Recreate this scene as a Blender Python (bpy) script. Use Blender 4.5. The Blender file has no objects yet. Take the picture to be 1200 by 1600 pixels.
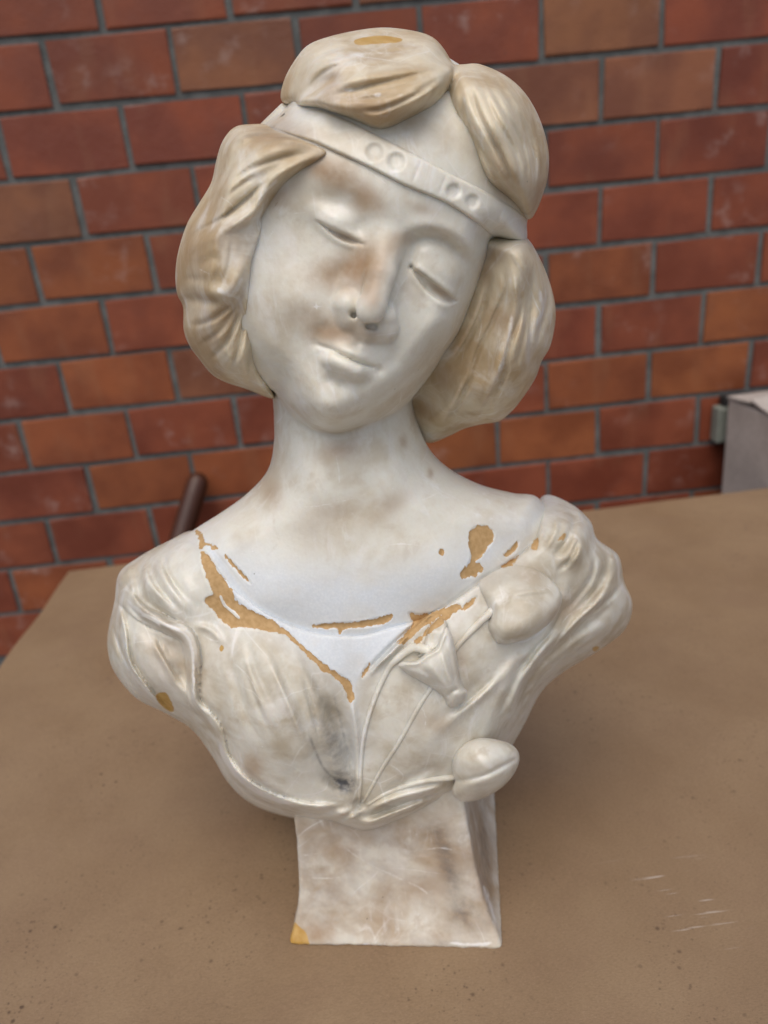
import bpy, bmesh, math, random, time
import numpy as np
from mathutils import Matrix, Vector

# ------------------------------------------------------------------ camera
FPX = 1200.0                       # focal length in photo pixels (frame 1200 x 1600)
PITCH, ROLL, YAW = 0.3909, 0.1018, 0.0335
CAM_Z = 1.29                       # m; table top is 0.54 m below the lens
TABLE_Z = 0.75
sc = bpy.context.scene


def camera_axes():
    cy, sy = math.cos(YAW), math.sin(YAW)
    F = np.array([sy * math.cos(PITCH), cy * math.cos(PITCH), -math.sin(PITCH)])
    ri = np.array([cy, -sy, 0.0])
    up = np.cross(ri, F)
    return (math.cos(ROLL) * ri - math.sin(ROLL) * up,
            math.sin(ROLL) * ri + math.cos(ROLL) * up, F)


RX, UX, FX = camera_axes()
cam = bpy.data.cameras.new('camera')
cam_ob = bpy.data.objects.new('camera', cam)
sc.collection.objects.link(cam_ob)
cam_ob.matrix_world = Matrix(((RX[0], UX[0], -FX[0], 0), (RX[1], UX[1], -FX[1], 0),
                              (RX[2], UX[2], -FX[2], CAM_Z), (0, 0, 0, 1)))
cam.sensor_fit = 'VERTICAL'
cam.sensor_height = 36.0
cam.lens = 36.0 * FPX / 1600.0
cam.clip_start = 0.02
cam.clip_end = 200
cam.dof.use_dof = True
cam.dof.focus_distance = 0.465
cam.dof.aperture_fstop = 5.6
sc.camera = cam_ob

# ------------------------------------------------------------------ light
SUN_EL, SUN_ROT = math.radians(62), math.radians(195)
world = bpy.data.worlds.new('World')
sc.world = world
world.use_nodes = True
wn, wl = world.node_tree.nodes, world.node_tree.links
bg = wn['Background']
sky = wn.new('ShaderNodeTexSky')
sky.sky_type = 'NISHITA'
sky.sun_disc = False
sky.sun_elevation = SUN_EL
sky.sun_rotation = SUN_ROT
sky.air_density = 1.0
sky.dust_density = 4.0
sky.ozone_density = 1.0
bg.inputs['Strength'].default_value = 0.132
wl.new(sky.outputs['Color'], bg.inputs['Color'])
sun = bpy.data.lights.new('sun', 'SUN')
sun.energy = 1.4
sun.angle = math.radians(60)
sun.color = (1.0, 0.965, 0.90)
sun_ob = bpy.data.objects.new('sun', sun)
sc.collection.objects.link(sun_ob)
# direction towards the sun (Nishita: rotation measured clockwise from +Y)
sd = Vector((math.sin(SUN_ROT) * math.cos(SUN_EL), math.cos(SUN_ROT) * math.cos(SUN_EL), math.sin(SUN_EL)))
sun_ob.rotation_euler = sd.to_track_quat('Z', 'Y').to_euler()
vs = sc.view_settings
vs.view_transform = 'Standard'
vs.look = 'None'
vs.exposure = 0.0
vs.gamma = 1.0
vs.use_curve_mapping = False
sc.cycles.use_denoising = True
sc.cycles.max_bounces = 8

# ------------------------------------------------------------------ geometry helpers
rng = np.random.default_rng(7)
OFF = np.array([0, 0, CAM_Z])


def ray(px, py):
    px = np.asarray(px, float)[..., None]
    py = np.asarray(py, float)[..., None]
    return FX + RX * (px - 600) / FPX + UX * (800 - py) / FPX


def V(px, py, Y):
    d = ray(px, py)
    return d * (np.asarray(Y, float)[..., None] / d[..., 1:2])


def at_z(px, py, Z):
    d = ray(px, py)
    return d * (Z / d[..., 2:3])


def project(P):
    z = P @ FX
    return 600 + FPX * (P @ RX) / z, 800 - FPX * (P @ UX) / z


def spline(pts, n=8, closed=False):
    """Catmull-Rom through pts, any dimension."""
    p = np.asarray(pts, float)
    m = len(p)
    if m < 3 and not closed:
        t = np.linspace(0, 1, n + 1)[:, None]
        return p[0] * (1 - t) + p[1] * t
    out = []
    segs = m if closed else m - 1
    for i in range(segs):
        if closed:
            a, b, c, d = p[(i - 1) % m], p[i], p[(i + 1) % m], p[(i + 2) % m]
        else:
            b, c = p[i], p[i + 1]
            a = p[i - 1] if i > 0 else 2 * b - c
            d = p[i + 2] if i + 2 < m else 2 * c - b
        t = np.linspace(0, 1, n, endpoint=False)[:, None]
        out.append(0.5 * (2 * b + (c - a) * t + (2 * a - 5 * b + 4 * c - d) * t ** 2 + (3 * b - a - 3 * c + d) * t ** 3))
    if not closed:
        out.append(p[-1:])
    return np.concatenate(out)


# ---- 2-D carving sheets: maps over the front of the stone, one sample per mm/3
X0, Y0, X1, Y1 = 120, 0, 1040, 1560      # extent of the maps
NX, NY = X1 - X0, Y1 - Y0


def seg_dist(X, Y, pts):
    """distance to a polyline, parameter along it 0..1, and side sign"""
    a, b = pts[:-1], pts[1:]
    L = np.linalg.norm(b - a, axis=1)
    cum = np.concatenate([[0], np.cumsum(L)])
    tot = max(cum[-1], 1e-9)
    best = np.full(X.shape, 1e18, np.float32)
    par = np.zeros(X.shape, np.float32)
    side = np.zeros(X.shape, np.float32)
    for i in range(len(a)):
        if L[i] < 1e-9:
            continue
        dx, dy = (b[i] - a[i]) / L[i]
        rx, ry = X - a[i, 0], Y - a[i, 1]
        t = np.clip(rx * dx + ry * dy, 0, L[i])
        ex, ey = rx - t * dx, ry - t * dy
        d2 = ex * ex + ey * ey
        m = d2 < best
        best[m] = d2[m]
        par[m] = ((cum[i] + t) / tot)[m]
        side[m] = (dx * ry - dy * rx)[m]
    return np.sqrt(best), par, np.sign(side)


def window(pts, pad):
    x0 = int(max(X0, pts[:, 0].min() - pad)) - X0
    x1 = int(min(X1 - 1, pts[:, 0].max() + pad)) - X0 + 1
    y0 = int(max(Y0, pts[:, 1].min() - pad)) - Y0
    y1 = int(min(Y1 - 1, pts[:, 1].max() + pad)) - Y0 + 1
    gx, gy = np.meshgrid(np.arange(x0, x1) + X0, np.arange(y0, y1) + Y0)
    return (slice(y0, y1), slice(x0, x1)), gx.astype(np.float32), gy.astype(np.float32)


def inside(X, Y, poly):
    c = np.zeros(X.shape, bool)
    n = len(poly)
    for i in range(n):
        x1, y1 = poly[i]
        x2, y2 = poly[(i + 1) % n]
        if y1 == y2:
            continue
        c ^= ((y1 > Y) != (y2 > Y)) & (X < (x2 - x1) * (Y - y1) / (y2 - y1) + x1)
    return c


def poly_sdf(poly, pad=40, far=60.0):
    """signed distance (px, negative inside) over the whole map"""
    s = np.full((NY, NX), far, np.float32)
    w, gx, gy = window(poly, pad)
    cl = np.concatenate([poly, poly[:1]])
    d, _, _ = seg_dist(gx, gy, cl)
    d[inside(gx, gy, poly)] *= -1
    s[w] = np.minimum(d, far)
    return s


def blur(a, sig):
    r = int(3 * sig) + 1
    k = np.exp(-0.5 * (np.arange(-r, r + 1) / sig) ** 2)
    k = (k / k.sum()).astype(np.float32)
    n0, n1 = a.shape
    def conv(b):
        pad = np.pad(b, ((r, r), (0, 0)), 'edge')
        cs = np.zeros_like(b)
        for i, kk in enumerate(k):
            cs += kk * pad[i:i + b.shape[0]]
        return cs
    return conv(conv(a).T).T


def rbf(ctrl, reg=1e-3, step=4):
    """thin-plate surface through (px,py,value)"""
    c = np.asarray(ctrl, float)
    P = c[:, :2] / 200.0
    n = len(c)
    def phi(d2):
        return 0.5 * d2 * np.log(d2 + 1e-12)
    D = ((P[:, None] - P[None]) ** 2).sum(-1)
    A = np.zeros((n + 3, n + 3))
    A[:n, :n] = phi(D) + reg * np.eye(n)
    A[:n, n:n + 2] = P
    A[:n, n + 2] = 1
    A[n:, :n] = A[:n, n:].T
    sol = np.linalg.solve(A, np.concatenate([c[:, 2], [0, 0, 0]]))
    gx, gy = np.meshgrid(np.arange(X0, X1 + step, step), np.arange(Y0, Y1 + step, step))
    q = np.stack([gx.ravel(), gy.ravel()], 1) / 200.0
    v = q @ sol[n:n + 2] + sol[n + 2]
    for i in range(n):
        v += sol[i] * phi(((q - P[i]) ** 2).sum(1))
    g = v.reshape(gx.shape)
    # upsample linearly
    yi = np.arange(NY) / step
    xi = np.arange(NX) / step
    y0 = yi.astype(int); x0 = xi.astype(int)
    fy = (yi - y0)[:, None]; fx = (xi - x0)[None]
    return ((g[y0][:, x0] * (1 - fx) + g[y0][:, x0 + 1] * fx) * (1 - fy)
            + (g[y0 + 1][:, x0] * (1 - fx) + g[y0 + 1][:, x0 + 1] * fx) * fy).astype(np.float32)


def idw(ctrl):
    c = np.asarray(ctrl, float)
    gx, gy = np.meshgrid(np.arange(X0, X1), np.arange(Y0, Y1))
    num = np.zeros(gx.shape); den = np.zeros(gx.shape)
    for x, y, v in c:
        w = 1.0 / (((gx - x) ** 2 + (gy - y) ** 2) + 400.0) ** 1.5
        num += w * v; den += w
    return (num / den).astype(np.float32)


def smoothstep(a, b, x):
    t = np.clip((x - a) / (b - a), 0, 1)
    return t * t * (3 - 2 * t)


def stroke(H, pts, width, height, ends=0.25, kind='ridge', n=8):
    """add a ridge (or groove, or one-sided fold) of `height` mm along pts to the map H"""
    p = spline(pts, n)
    pad = (width if np.isscalar(width) else max(width)) * 3.2 + 2
    w, gx, gy = window(p[:, :2], pad)
    d, t, sd_ = seg_dist(gx, gy, p[:, :2])
    if not np.isscalar(width):
        width = np.interp(t, np.linspace(0, 1, len(width)), width)
    amp = height if np.isscalar(height) else np.interp(t, np.linspace(0, 1, len(height)), height)
    if ends:
        e = np.clip(np.minimum(t, 1 - t) / ends, 0, 1)
        amp = amp * e * e * (3 - 2 * e)
    x = d / width
    if kind == 'ridge':
        prof = np.exp(-x * x)
    elif kind == 'round':
        prof = np.sqrt(np.maximum(0, 1 - (x / 1.5) ** 2))
    elif kind in ('left', 'right'):       # steep on one side, long on the other
        s = sd_ if kind == 'left' else -sd_
        prof = np.where(s > 0, np.exp(-x * x), np.exp(-(3.2 * x) ** 2))
    H[w] += (amp * prof).astype(np.float32)


def dab(H, px, py, rx, ry, height, ang=0.0, power=1.0):
    c, s = math.cos(math.radians(ang)), math.sin(math.radians(ang))
    r = max(rx, ry) * 3
    w, gx, gy = window(np.array([[px - r, py - r], [px + r, py + r]], float), 0)
    u = ((gx - px) * c + (gy - py) * s) / rx
    v = (-(gx - px) * s + (gy - py) * c) / ry
    H[w] += (height * np.exp(-((u * u + v * v) ** power))).astype(np.float32)


def patch(H, poly, height, soft=2.0, n=6):
    p = spline(poly, n, closed=True)
    w, gx, gy = window(p, soft * 3 + 2)
    d, _, _ = seg_dist(gx, gy, np.concatenate([p, p[:1]]))
    d[inside(gx, gy, p)] *= -1
    H[w] += (height * smoothstep(soft, -soft, d)).astype(np.float32)


def sample(H, px, py):
    x = np.clip(px - X0, 0, NX - 1.001)
    y = np.clip(py - Y0, 0, NY - 1.001)
    x0 = x.astype(np.int32); y0 = y.astype(np.int32)
    fx = (x - x0).astype(np.float32); fy = (y - y0).astype(np.float32)
    Hf = H.ravel()
    i = y0 * NX + x0
    return ((Hf[i] * (1 - fx) + Hf[i + 1] * fx) * (1 - fy) + (Hf[i + NX] * (1 - fx) + Hf[i + NX + 1] * fx) * fy)


class Relief:
    """A carved volume: outline, front depth, back depth and edge roundness.  All depths in mm from the lens plane."""

    def __init__(self, outline, front, back, R, mm_px, soften=5.0, n=8, nosplines=False):
        poly = np.asarray(outline, float) if nosplines else spline(outline, n, closed=True)
        self.poly = poly
        s = poly_sdf(poly)
        if soften:
            sb = blur(s, soften)
            k = smoothstep(-3 * soften, -soften * 0.3, s)
            s = s * k + sb * (1 - k)
        self.s = s * mm_px
        self.F = front.copy() if isinstance(front, np.ndarray) else rbf(front)
        self.B = back if isinstance(back, np.ndarray) else (np.full((NY, NX), back, np.float32) if np.isscalar(back) else rbf(back))
        self.R = np.full((NY, NX), R, np.float32) if np.isscalar(R) else idw(R)
        self.H = np.zeros((NY, NX), np.float32)
        self.mm_px = mm_px
        self.prims = []

    def bake(self):
        self.Yc = ((self.F + self.B) * 0.5).astype(np.float32)
        self.q = np.maximum(0, (self.s + self.R) / self.R).astype(np.float32)
        self.T = np.maximum(self.B - self.F, 4).astype(np.float32) * 0.5
        m = self.s < 0
        self.lo = float((self.F - self.H)[m].min()) - 3
        self.hi = float(self.B[m].max()) + 3

    def surface(self):
        """front depth map"""
        self.bake()
        return self.Yc - self.T * np.sqrt(np.maximum(0, 1 - self.q ** 2)) - self.H * (self.q < 1)

    def f(self, P, px=None, py=None):
        if px is None:
            px, py = project(P)
        q = sample(self.q, px, py)
        Yc = sample(self.Yc, px, py)
        T = sample(self.T, px, py)
        R = sample(self.R, px, py)
        H = sample(self.H, px, py)
        Y = P[:, 1]
        front = np.clip((Yc - Y) / np.maximum(T, 1) * 3 + 0.6, 0, 1)   # carving fades out round the back
        # relief keeps a little strength up to the outline
        v = (Y - Yc + H * front) / T
        return (np.sqrt(q * q + v * v) - 1) * np.minimum(T, R)

    def bounds(self):
        pl = self.poly
        P = np.concatenate([V(pl[:, 0], pl[:, 1], np.full(len(pl), Y)) for Y in (self.lo, self.hi)])
        return P.min(0) - 4, P.max(0) + 4


def smin(a, b, k):
    h = np.clip(0.5 + 0.5 * (b - a) / k, 0, 1)
    return b * (1 - h) + a * h - k * h * (1 - h)


def smax(a, b, k):
    return -smin(-a, -b, k)


def ball(P, c, r):
    return np.linalg.norm(P - c, axis=1) - r


def cone(P, a, b, ra, rb):
    ab = b - a
    t = np.clip((P - a) @ ab / (ab @ ab), 0, 1)
    return np.linalg.norm(P - a - t[:, None] * ab, axis=1) - (ra + (rb - ra) * t)


def ellipsoid(P, c, ax, r):
    """ax rows = unit axes"""
    q = (P - c) @ ax.T
    k0 = np.linalg.norm(q / r, axis=1)
    k1 = np.linalg.norm(q / (np.asarray(r) ** 2), axis=1)
    return k0 * (k0 - 1) / np.maximum(k1, 1e-9)


def hash_noise(P, scale, seed=0):
    """cheap smooth 3-D value noise in -1..1"""
    q = P / scale + seed * 17.3
    i = np.floor(q).astype(np.int64)
    fr = q - i
    fr = fr * fr * (3 - 2 * fr)
    out = 0
    for dx in (0, 1):
        for dy in (0, 1):
            for dz in (0, 1):
                h = (i[:, 0] + dx) * 73856093 ^ (i[:, 1] + dy) * 19349663 ^ (i[:, 2] + dz) * 83492791
                h = (h * 2654435761) & 0xffffffff
                h = ((h >> 13) ^ h) * 1274126177 & 0xffffffff
                v = (h & 0xffff) / 32767.5 - 1
                w = ((fr[:, 0] if dx else 1 - fr[:, 0]) * (fr[:, 1] if dy else 1 - fr[:, 1]) * (fr[:, 2] if dz else 1 - fr[:, 2]))
                out = out + v * w
    return out


def surface_nets(f, lo, hi, h, lip=3.0, B=8):
    lo = np.asarray(lo, float)
    nb = np.ceil((np.asarray(hi) - lo) / (h * B)).astype(int) + 1
    bi = np.stack(np.meshgrid(*[np.arange(k) for k in nb], indexing='ij'), -1).reshape(-1, 3)
    cen = lo + (bi + 0.5) * B * h
    fv = np.concatenate([f(c) for c in np.array_split(cen, max(1, len(cen) // 400000))])
    keep = bi[np.abs(fv) < B * h * 0.87 * lip]
    n = nb * B
    l = np.arange(B + 1)
    lc = np.stack(np.meshgrid(l, l, l, indexing='ij'), -1).reshape(-1, 3)
    ids, pos, quads = [], [], []
    corners = [(a, b, c) for a in (0, 1) for b in (0, 1) for c in (0, 1)]
    edges = [(p, q) for p in range(8) for q in range(p + 1, 8) if sum(abs(np.array(corners[p]) - corners[q])) == 1]
    cellid = lambda g: (g[..., 0] * (n[1] + 2) + g[..., 1]) * (n[2] + 2) + g[..., 2]
    for chunk in np.array_split(keep, max(1, len(keep) // 700)):
        if not len(chunk):
            continue
        g = chunk[:, None, :] * B + lc[None]
        val = f(lo + g.reshape(-1, 3) * h).reshape(len(chunk), B + 1, B + 1, B + 1)
        sg = val < 0
        cs = [val[:, a:a + B, b:b + B, c:c + B] for a, b, c in corners]
        cnt = sum((x < 0).astype(np.int8) for x in cs)
        act = np.argwhere((cnt > 0) & (cnt < 8))
        if not len(act):
            continue
        cv = np.stack([x[tuple(act.T)] for x in cs], 1)
        acc = np.zeros((len(act), 3)); num = np.zeros(len(act))
        for p, q in edges:
            m = (cv[:, p] < 0) != (cv[:, q] < 0)
            t = np.where(m, cv[:, p] / np.where(m, cv[:, p] - cv[:, q], 1), 0)
            pt = np.array(corners[p]) + t[:, None] * (np.array(corners[q]) - np.array(corners[p]))
            acc += pt * m[:, None]; num += m
        cell = chunk[act[:, 0]] * B + act[:, 1:]
        ids.append(cellid(cell + 1))
        pos.append(lo + (cell + acc / num[:, None]) * h)
        for ax in range(3):
            sl0 = [slice(None), slice(0, B), slice(0, B), slice(0, B)]
            sl1 = list(sl0)
            sl1[ax + 1] = slice(1, B + 1)
            e = np.argwhere(sg[tuple(sl0)] != sg[tuple(sl1)])
            if not len(e):
                continue
            c0 = chunk[e[:, 0]] * B + e[:, 1:]
            flip = sg[tuple(sl0)][tuple(e.T)]
            u, v = (ax + 1) % 3, (ax + 2) % 3
            du = np.zeros(3, int); du[u] = 1
            dv = np.zeros(3, int); dv[v] = 1
            qd = np.stack([cellid(c0 - du - dv + 1), cellid(c0 - dv + 1), cellid(c0 + 1), cellid(c0 - du + 1)], 1)
            qd[~flip] = qd[~flip][:, ::-1]
            quads.append(qd)
    ids = np.concatenate(ids); pos = np.concatenate(pos); quads = np.concatenate(quads)
    o = np.argsort(ids); ids = ids[o]; pos = pos[o]
    ix = np.searchsorted(ids, quads).clip(0, len(ids) - 1)
    good = (ids[ix] == quads).all(1)
    return pos, ix[good]


def relax(pos, quads, it=1):
    a = np.concatenate([quads[:, i] for i in range(4)])
    b = np.concatenate([quads[:, (i + 1) % 4] for i in range(4)])
    n = len(pos)
    deg = np.bincount(a, minlength=n) + np.bincount(b, minlength=n)
    deg = np.maximum(deg, 1)[:, None]
    for _ in range(it):
        for lam in (0.55, -0.5):
            s = np.stack([np.bincount(a, pos[b, k], n) + np.bincount(b, pos[a, k], n) for k in range(3)], 1) / deg
            pos = pos + lam * (s - pos)
    return pos


def mesh_from(name, pos_mm, quads, origin):
    me = bpy.data.meshes.new(name)
    v = (pos_mm / 1000.0 + OFF - origin).astype(np.float32)
    me.vertices.add(len(v))
    me.vertices.foreach_set('co', v.ravel())
    me.loops.add(len(quads) * 4)
    me.loops.foreach_set('vertex_index', quads.astype(np.int32).ravel())
    me.polygons.add(len(quads))
    me.polygons.foreach_set('loop_start', np.arange(0, len(quads) * 4, 4, dtype=np.int32))
    me.polygons.foreach_set('use_smooth', np.ones(len(quads), bool))
    me.update(calc_edges=True)
    me.validate()
    return me


def add_attr(me, name, vals):
    a = me.attributes.new(name, 'FLOAT', 'POINT')
    a.data.foreach_set('value', np.ascontiguousarray(vals, np.float32))


def link(name, me, mat, parent=None, loc=(0, 0, 0)):
    o = bpy.data.objects.new(name, me)
    sc.collection.objects.link(o)
    if mat:
        me.materials.append(mat)
    if parent:
        o.parent = parent
    o.location = loc
    return o


def empty(name, loc, label, cat, group=None):
    o = bpy.data.objects.new(name, None)
    sc.collection.objects.link(o)
    o.empty_display_size = 0.05
    o.location = loc
    o['label'] = label
    o['category'] = cat
    if group:
        o['group'] = group
    return o


# ------------------------------------------------------------------ materials
class NT:
    """small helper to write node trees"""

    def __init__(self, name):
        self.m = bpy.data.materials.new(name)
        self.m.use_nodes = True
        self.t = self.m.node_tree
        self.bsdf = self.t.nodes['Principled BSDF']

    def put(self, sock, v):
        if v is None:
            return
        if isinstance(v, bpy.types.NodeSocket):
            self.t.links.new(v, sock)
        elif isinstance(v, tuple) and len(v) == 3 and sock.type == 'RGBA':
            sock.default_value = (*v, 1)
        else:
            sock.default_value = v

    def coord(self, kind='Object'):
        return self.t.nodes.new('ShaderNodeTexCoord').outputs[kind]

    def mapping(self, v, loc=(0, 0, 0), rot=(0, 0, 0), scale=(1, 1, 1)):
        n = self.t.nodes.new('ShaderNodeMapping')
        self.put(n.inputs['Vector'], v)
        n.inputs['Location'].default_value = loc
        n.inputs['Rotation'].default_value = rot
        n.inputs['Scale'].default_value = scale
        return n.outputs[0]

    def noise(self, v, scale, detail=3, rough=0.5, dist=0.0, color=False):
        n = self.t.nodes.new('ShaderNodeTexNoise')
        self.put(n.inputs['Vector'], v)
        n.inputs['Scale'].default_value = scale
        n.inputs['Detail'].default_value = detail
        n.inputs['Roughness'].default_value = rough
        n.inputs['Distortion'].default_value = dist
        return n.outputs['Color' if color else 'Fac']

    def voronoi(self, v, scale, feature='F1', out='Distance', rand=1.0):
        n = self.t.nodes.new('ShaderNodeTexVoronoi')
        n.feature = feature
        self.put(n.inputs['Vector'], v)
        n.inputs['Scale'].default_value = scale
        n.inputs['Randomness'].default_value = rand
        return n.outputs[out]

    def math(self, op, a, b=None, c=None, clamp=False):
        n = self.t.nodes.new('ShaderNodeMath')
        n.operation = op
        n.use_clamp = clamp
        for i, x in enumerate((a, b, c)):
            if x is not None:
                self.put(n.inputs[i], x)
        return n.outputs[0]

    def vmath(self, op, a, b=None):
        n = self.t.nodes.new('ShaderNodeVectorMath')
        n.operation = op
        self.put(n.inputs[0], a)
        if b is not None:
            self.put(n.inputs[1], b)
        return n.outputs['Value' if op in ('LENGTH', 'DOT_PRODUCT', 'DISTANCE') else 'Vector']

    def ramp(self, v, a, b, lo=0.0, hi=1.0, smooth=True):
        n = self.t.nodes.new('ShaderNodeMapRange')
        n.interpolation_type = 'SMOOTHSTEP' if smooth else 'LINEAR'
        self.put(n.inputs['Value'], v)
        n.inputs['From Min'].default_value = a
        n.inputs['From Max'].default_value = b
        n.inputs['To Min'].default_value = lo
        n.inputs['To Max'].default_value = hi
        return n.outputs['Result']

    def mix(self, f, a, b, mode='MIX'):
        n = self.t.nodes.new('ShaderNodeMix')
        n.data_type = 'RGBA'
        n.blend_type = mode
        self.put(n.inputs[0], f)
        self.put(n.inputs[6], a)
        self.put(n.inputs[7], b)
        return n.outputs[2]

    def attr(self, name, out='Fac'):
        n = self.t.nodes.new('ShaderNodeAttribute')
        n.attribute_name = name
        return n.outputs[out]

    def info(self, out):
        return self.t.nodes.new('ShaderNodeObjectInfo').outputs[out]

    def bump(self, h, strength, dist, normal=None):
        n = self.t.nodes.new('ShaderNodeBump')
        self.put(n.inputs['Height'], h)
        n.inputs['Strength'].default_value = strength
        n.inputs['Distance'].default_value = dist
        if normal is not None:
            self.put(n.inputs['Normal'], normal)
        return n.outputs[0]

    def set(self, **kw):
        for k, v in kw.items():
            self.put(self.bsdf.inputs[k.replace('_', ' ')], v)
        return self.m


def alabaster(name, light, warm, warm_amt, pale=(0.80, 0.775, 0.72), grey_amt=0.0, rough=0.36, sss=0.5, seed=0.0, vein_amt=0.42):
    n = NT(name)
    co = n.vmath('ADD', n.coord('Object'), (0.37 * seed + 2.0, 1.0, 0.71 * seed))
    # cloudy body colour
    cl = n.noise(co, 17, 3, 0.55, 0.6)
    cl2 = n.noise(co, 52, 3, 0.6, 0.4)
    w = n.ramp(n.math('ADD', n.math('MULTIPLY', cl, 0.65), n.math('MULTIPLY', cl2, 0.35)), 0.50 - 0.10 * warm_amt, 0.68 - 0.06 * warm_amt)
    col = n.mix(n.math('MULTIPLY', w, warm_amt), light, warm)
    # milky clouds
    mk = n.ramp(n.noise(n.vmath('ADD', co, (5., 3., 9.)), 24, 4, 0.6, 1.0), 0.52, 0.72)
    col = n.mix(n.math('MULTIPLY', mk, 0.6), col, pale)
    if grey_amt:
        g = n.ramp(n.noise(n.vmath('ADD', co, (1., 8., 2.)), 20, 4, 0.6, 0.4), 0.44, 0.66)
        col = n.mix(n.math('MULTIPLY', g, grey_amt), col, (0.33, 0.28, 0.25))
    # thin milky healed fractures, straight-ish and broken off
    for sc_, wd, amt, off, di in ((13, 0.010, vein_amt, 0., 0.030), (27, 0.016, vein_amt * 0.7, 4., 0.016), (75, 0.030, vein_amt * 0.35, 7., 0.006)):
        wob = n.vmath('MULTIPLY', n.vmath('SUBTRACT', n.noise(n.vmath('ADD', co, (off, off * 2, -off)), 17, 1, 0.5, color=True), (0.5, 0.5, 0.5)), (di, di, di))
        ed = n.voronoi(n.vmath('ADD', n.vmath('ADD', co, wob), (off, 0., off)), sc_, 'DISTANCE_TO_EDGE')
        line = n.ramp(ed, wd, wd * 0.1)
        halo = n.ramp(ed, wd * 6, 0.0)
        gate = n.ramp(n.noise(n.vmath('ADD', co, (off + 3, 1., 2.)), 20, 2), 0.50, 0.66)
        col = n.mix(n.math('MULTIPLY', n.math('MULTIPLY', n.math('ADD', line, n.math('MULTIPLY', halo, 0.25)), gate), amt, clamp=True), col, (0.86, 0.845, 0.80))
    # fibrous white wisps and amber-brown clouds with harder edges
    wv = n.noise(n.mapping(n.vmath('ADD', co, (2., 5., 1.)), rot=(0.3, 0.5, 0.4), scale=(1, 1, 0.28)), 75, 4, 0.65, 0.8)
    wg = n.ramp(n.noise(n.vmath('ADD', co, (9., 1., 4.)), 19, 2), 0.46, 0.62)
    col = n.mix(n.math('MULTIPLY', n.math('MULTIPLY', n.ramp(wv, 0.52, 0.70), wg), 0.6), col, (0.84, 0.83, 0.80))
    ab = n.ramp(n.noise(n.vmath('ADD', co, (4., 7., 3.)), 30, 5, 0.62, 0.5), 0.57, 0.68)
    col = n.mix(n.math('MULTIPLY', ab, 0.42 * warm_amt), col, n.mix(0.5, warm, (0.36, 0.25, 0.15)))
    # fine mottling, pits and bright flecks
    fm = n.noise(co, 420, 3, 0.6)
    col = n.mix(n.math('MULTIPLY', n.ramp(fm, 0.42, 0.7), 0.14), col, n.mix(1.0, col, (0.82, 0.76, 0.68), 'MULTIPLY'))
    # painted masks: brown staining and grey dirt, both holding eye shade; chalk, filler
    ragged = n.noise(co, 150, 4, 0.65)
    rag2 = n.noise(co, 45, 3, 0.6)
    br = n.math('MULTIPLY', n.attr('stain_shade'), n.ramp(rag2, 0.25, 0.65, 0.55, 1.1), clamp=True)
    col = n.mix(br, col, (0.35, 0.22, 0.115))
    gr = n.math('MULTIPLY', n.attr('grime_shade'), n.ramp(ragged, 0.3, 0.65, 0.35, 1.1), clamp=True)
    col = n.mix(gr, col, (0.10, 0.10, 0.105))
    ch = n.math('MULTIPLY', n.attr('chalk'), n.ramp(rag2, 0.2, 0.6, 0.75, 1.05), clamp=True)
    chc = n.mix(n.ramp(n.noise(co, 600, 2), 0.35, 0.75), (0.655, 0.685, 0.705), (0.715, 0.74, 0.755))  # plaster whites with blue skylight mixed into the colour
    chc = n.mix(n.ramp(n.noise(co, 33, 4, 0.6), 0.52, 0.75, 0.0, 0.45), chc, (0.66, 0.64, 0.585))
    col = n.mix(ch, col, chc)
    wr = n.ramp(n.math('ADD', n.attr('worn_glint'), n.math('MULTIPLY', n.math('SUBTRACT', ragged, 0.5), 0.9)), 0.35, 0.75)
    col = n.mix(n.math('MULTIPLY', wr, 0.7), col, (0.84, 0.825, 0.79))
    fl = n.voronoi(co, 130)
    flk = n.math('MULTIPLY', n.ramp(fl, 0.09, 0.04), n.ramp(n.noise(co, 30, 1), 0.62, 0.72))
    col = n.mix(n.math('MULTIPLY', flk, 0.7), col, (0.88, 0.87, 0.85))
    pit = n.math('MULTIPLY', n.ramp(n.voronoi(n.vmath('ADD', co, (3., 3., 3.)), 70), 0.05, 0.02), n.ramp(n.noise(co, 21, 1), 0.60, 0.66))
    col = n.mix(n.math('MULTIPLY', pit, 0.85), col, (0.10, 0.08, 0.06))
    # ochre filler: distance field in the attribute, torn edge from noise
    oc = n.math('ADD', n.attr('filler'), n.math('ADD', n.math('MULTIPLY', n.math('SUBTRACT', n.noise(co, 420, 2, 0.6), 0.5), 0.25), n.math('MULTIPLY', n.math('SUBTRACT', n.noise(n.mapping(co, rot=(0, 0.7, 0), scale=(1, 1, 0.3)), 210, 3, 0.6), 0.5), 1.1)))
    ocm = n.ramp(oc, 0.44, 0.50)
    ocol = n.mix(n.ramp(n.noise(co, 300, 3), 0.3, 0.7), (0.43, 0.265, 0.11), (0.52, 0.335, 0.155))
    col = n.mix(ocm, col, ocol)
    yl = n.math('ADD', n.attr('amber'), n.math('MULTIPLY', n.math('SUBTRACT', n.noise(co, 200, 4, 0.6), 0.5), 0.3))
    ylm = n.ramp(yl, 0.42, 0.54)
    col = n.mix(ylm, col, n.mix(n.ramp(n.noise(co, 120, 3), 0.3, 0.7), (0.48, 0.28, 0.065), (0.57, 0.37, 0.13)))
    rg = n.math('ADD', rough, n.math('MULTIPLY', n.math('SUBTRACT', cl2, 0.5), 0.25))
    rg = n.math('MAXIMUM', rg, n.math('MULTIPLY', n.math('MAXIMUM', ch, ocm), 0.75))
    hgt = n.math('ADD', n.math('MULTIPLY', n.noise(co, 240, 4, 0.6), 0.6), n.math('MULTIPLY', n.noise(co, 70, 3), 2.2))
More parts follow.
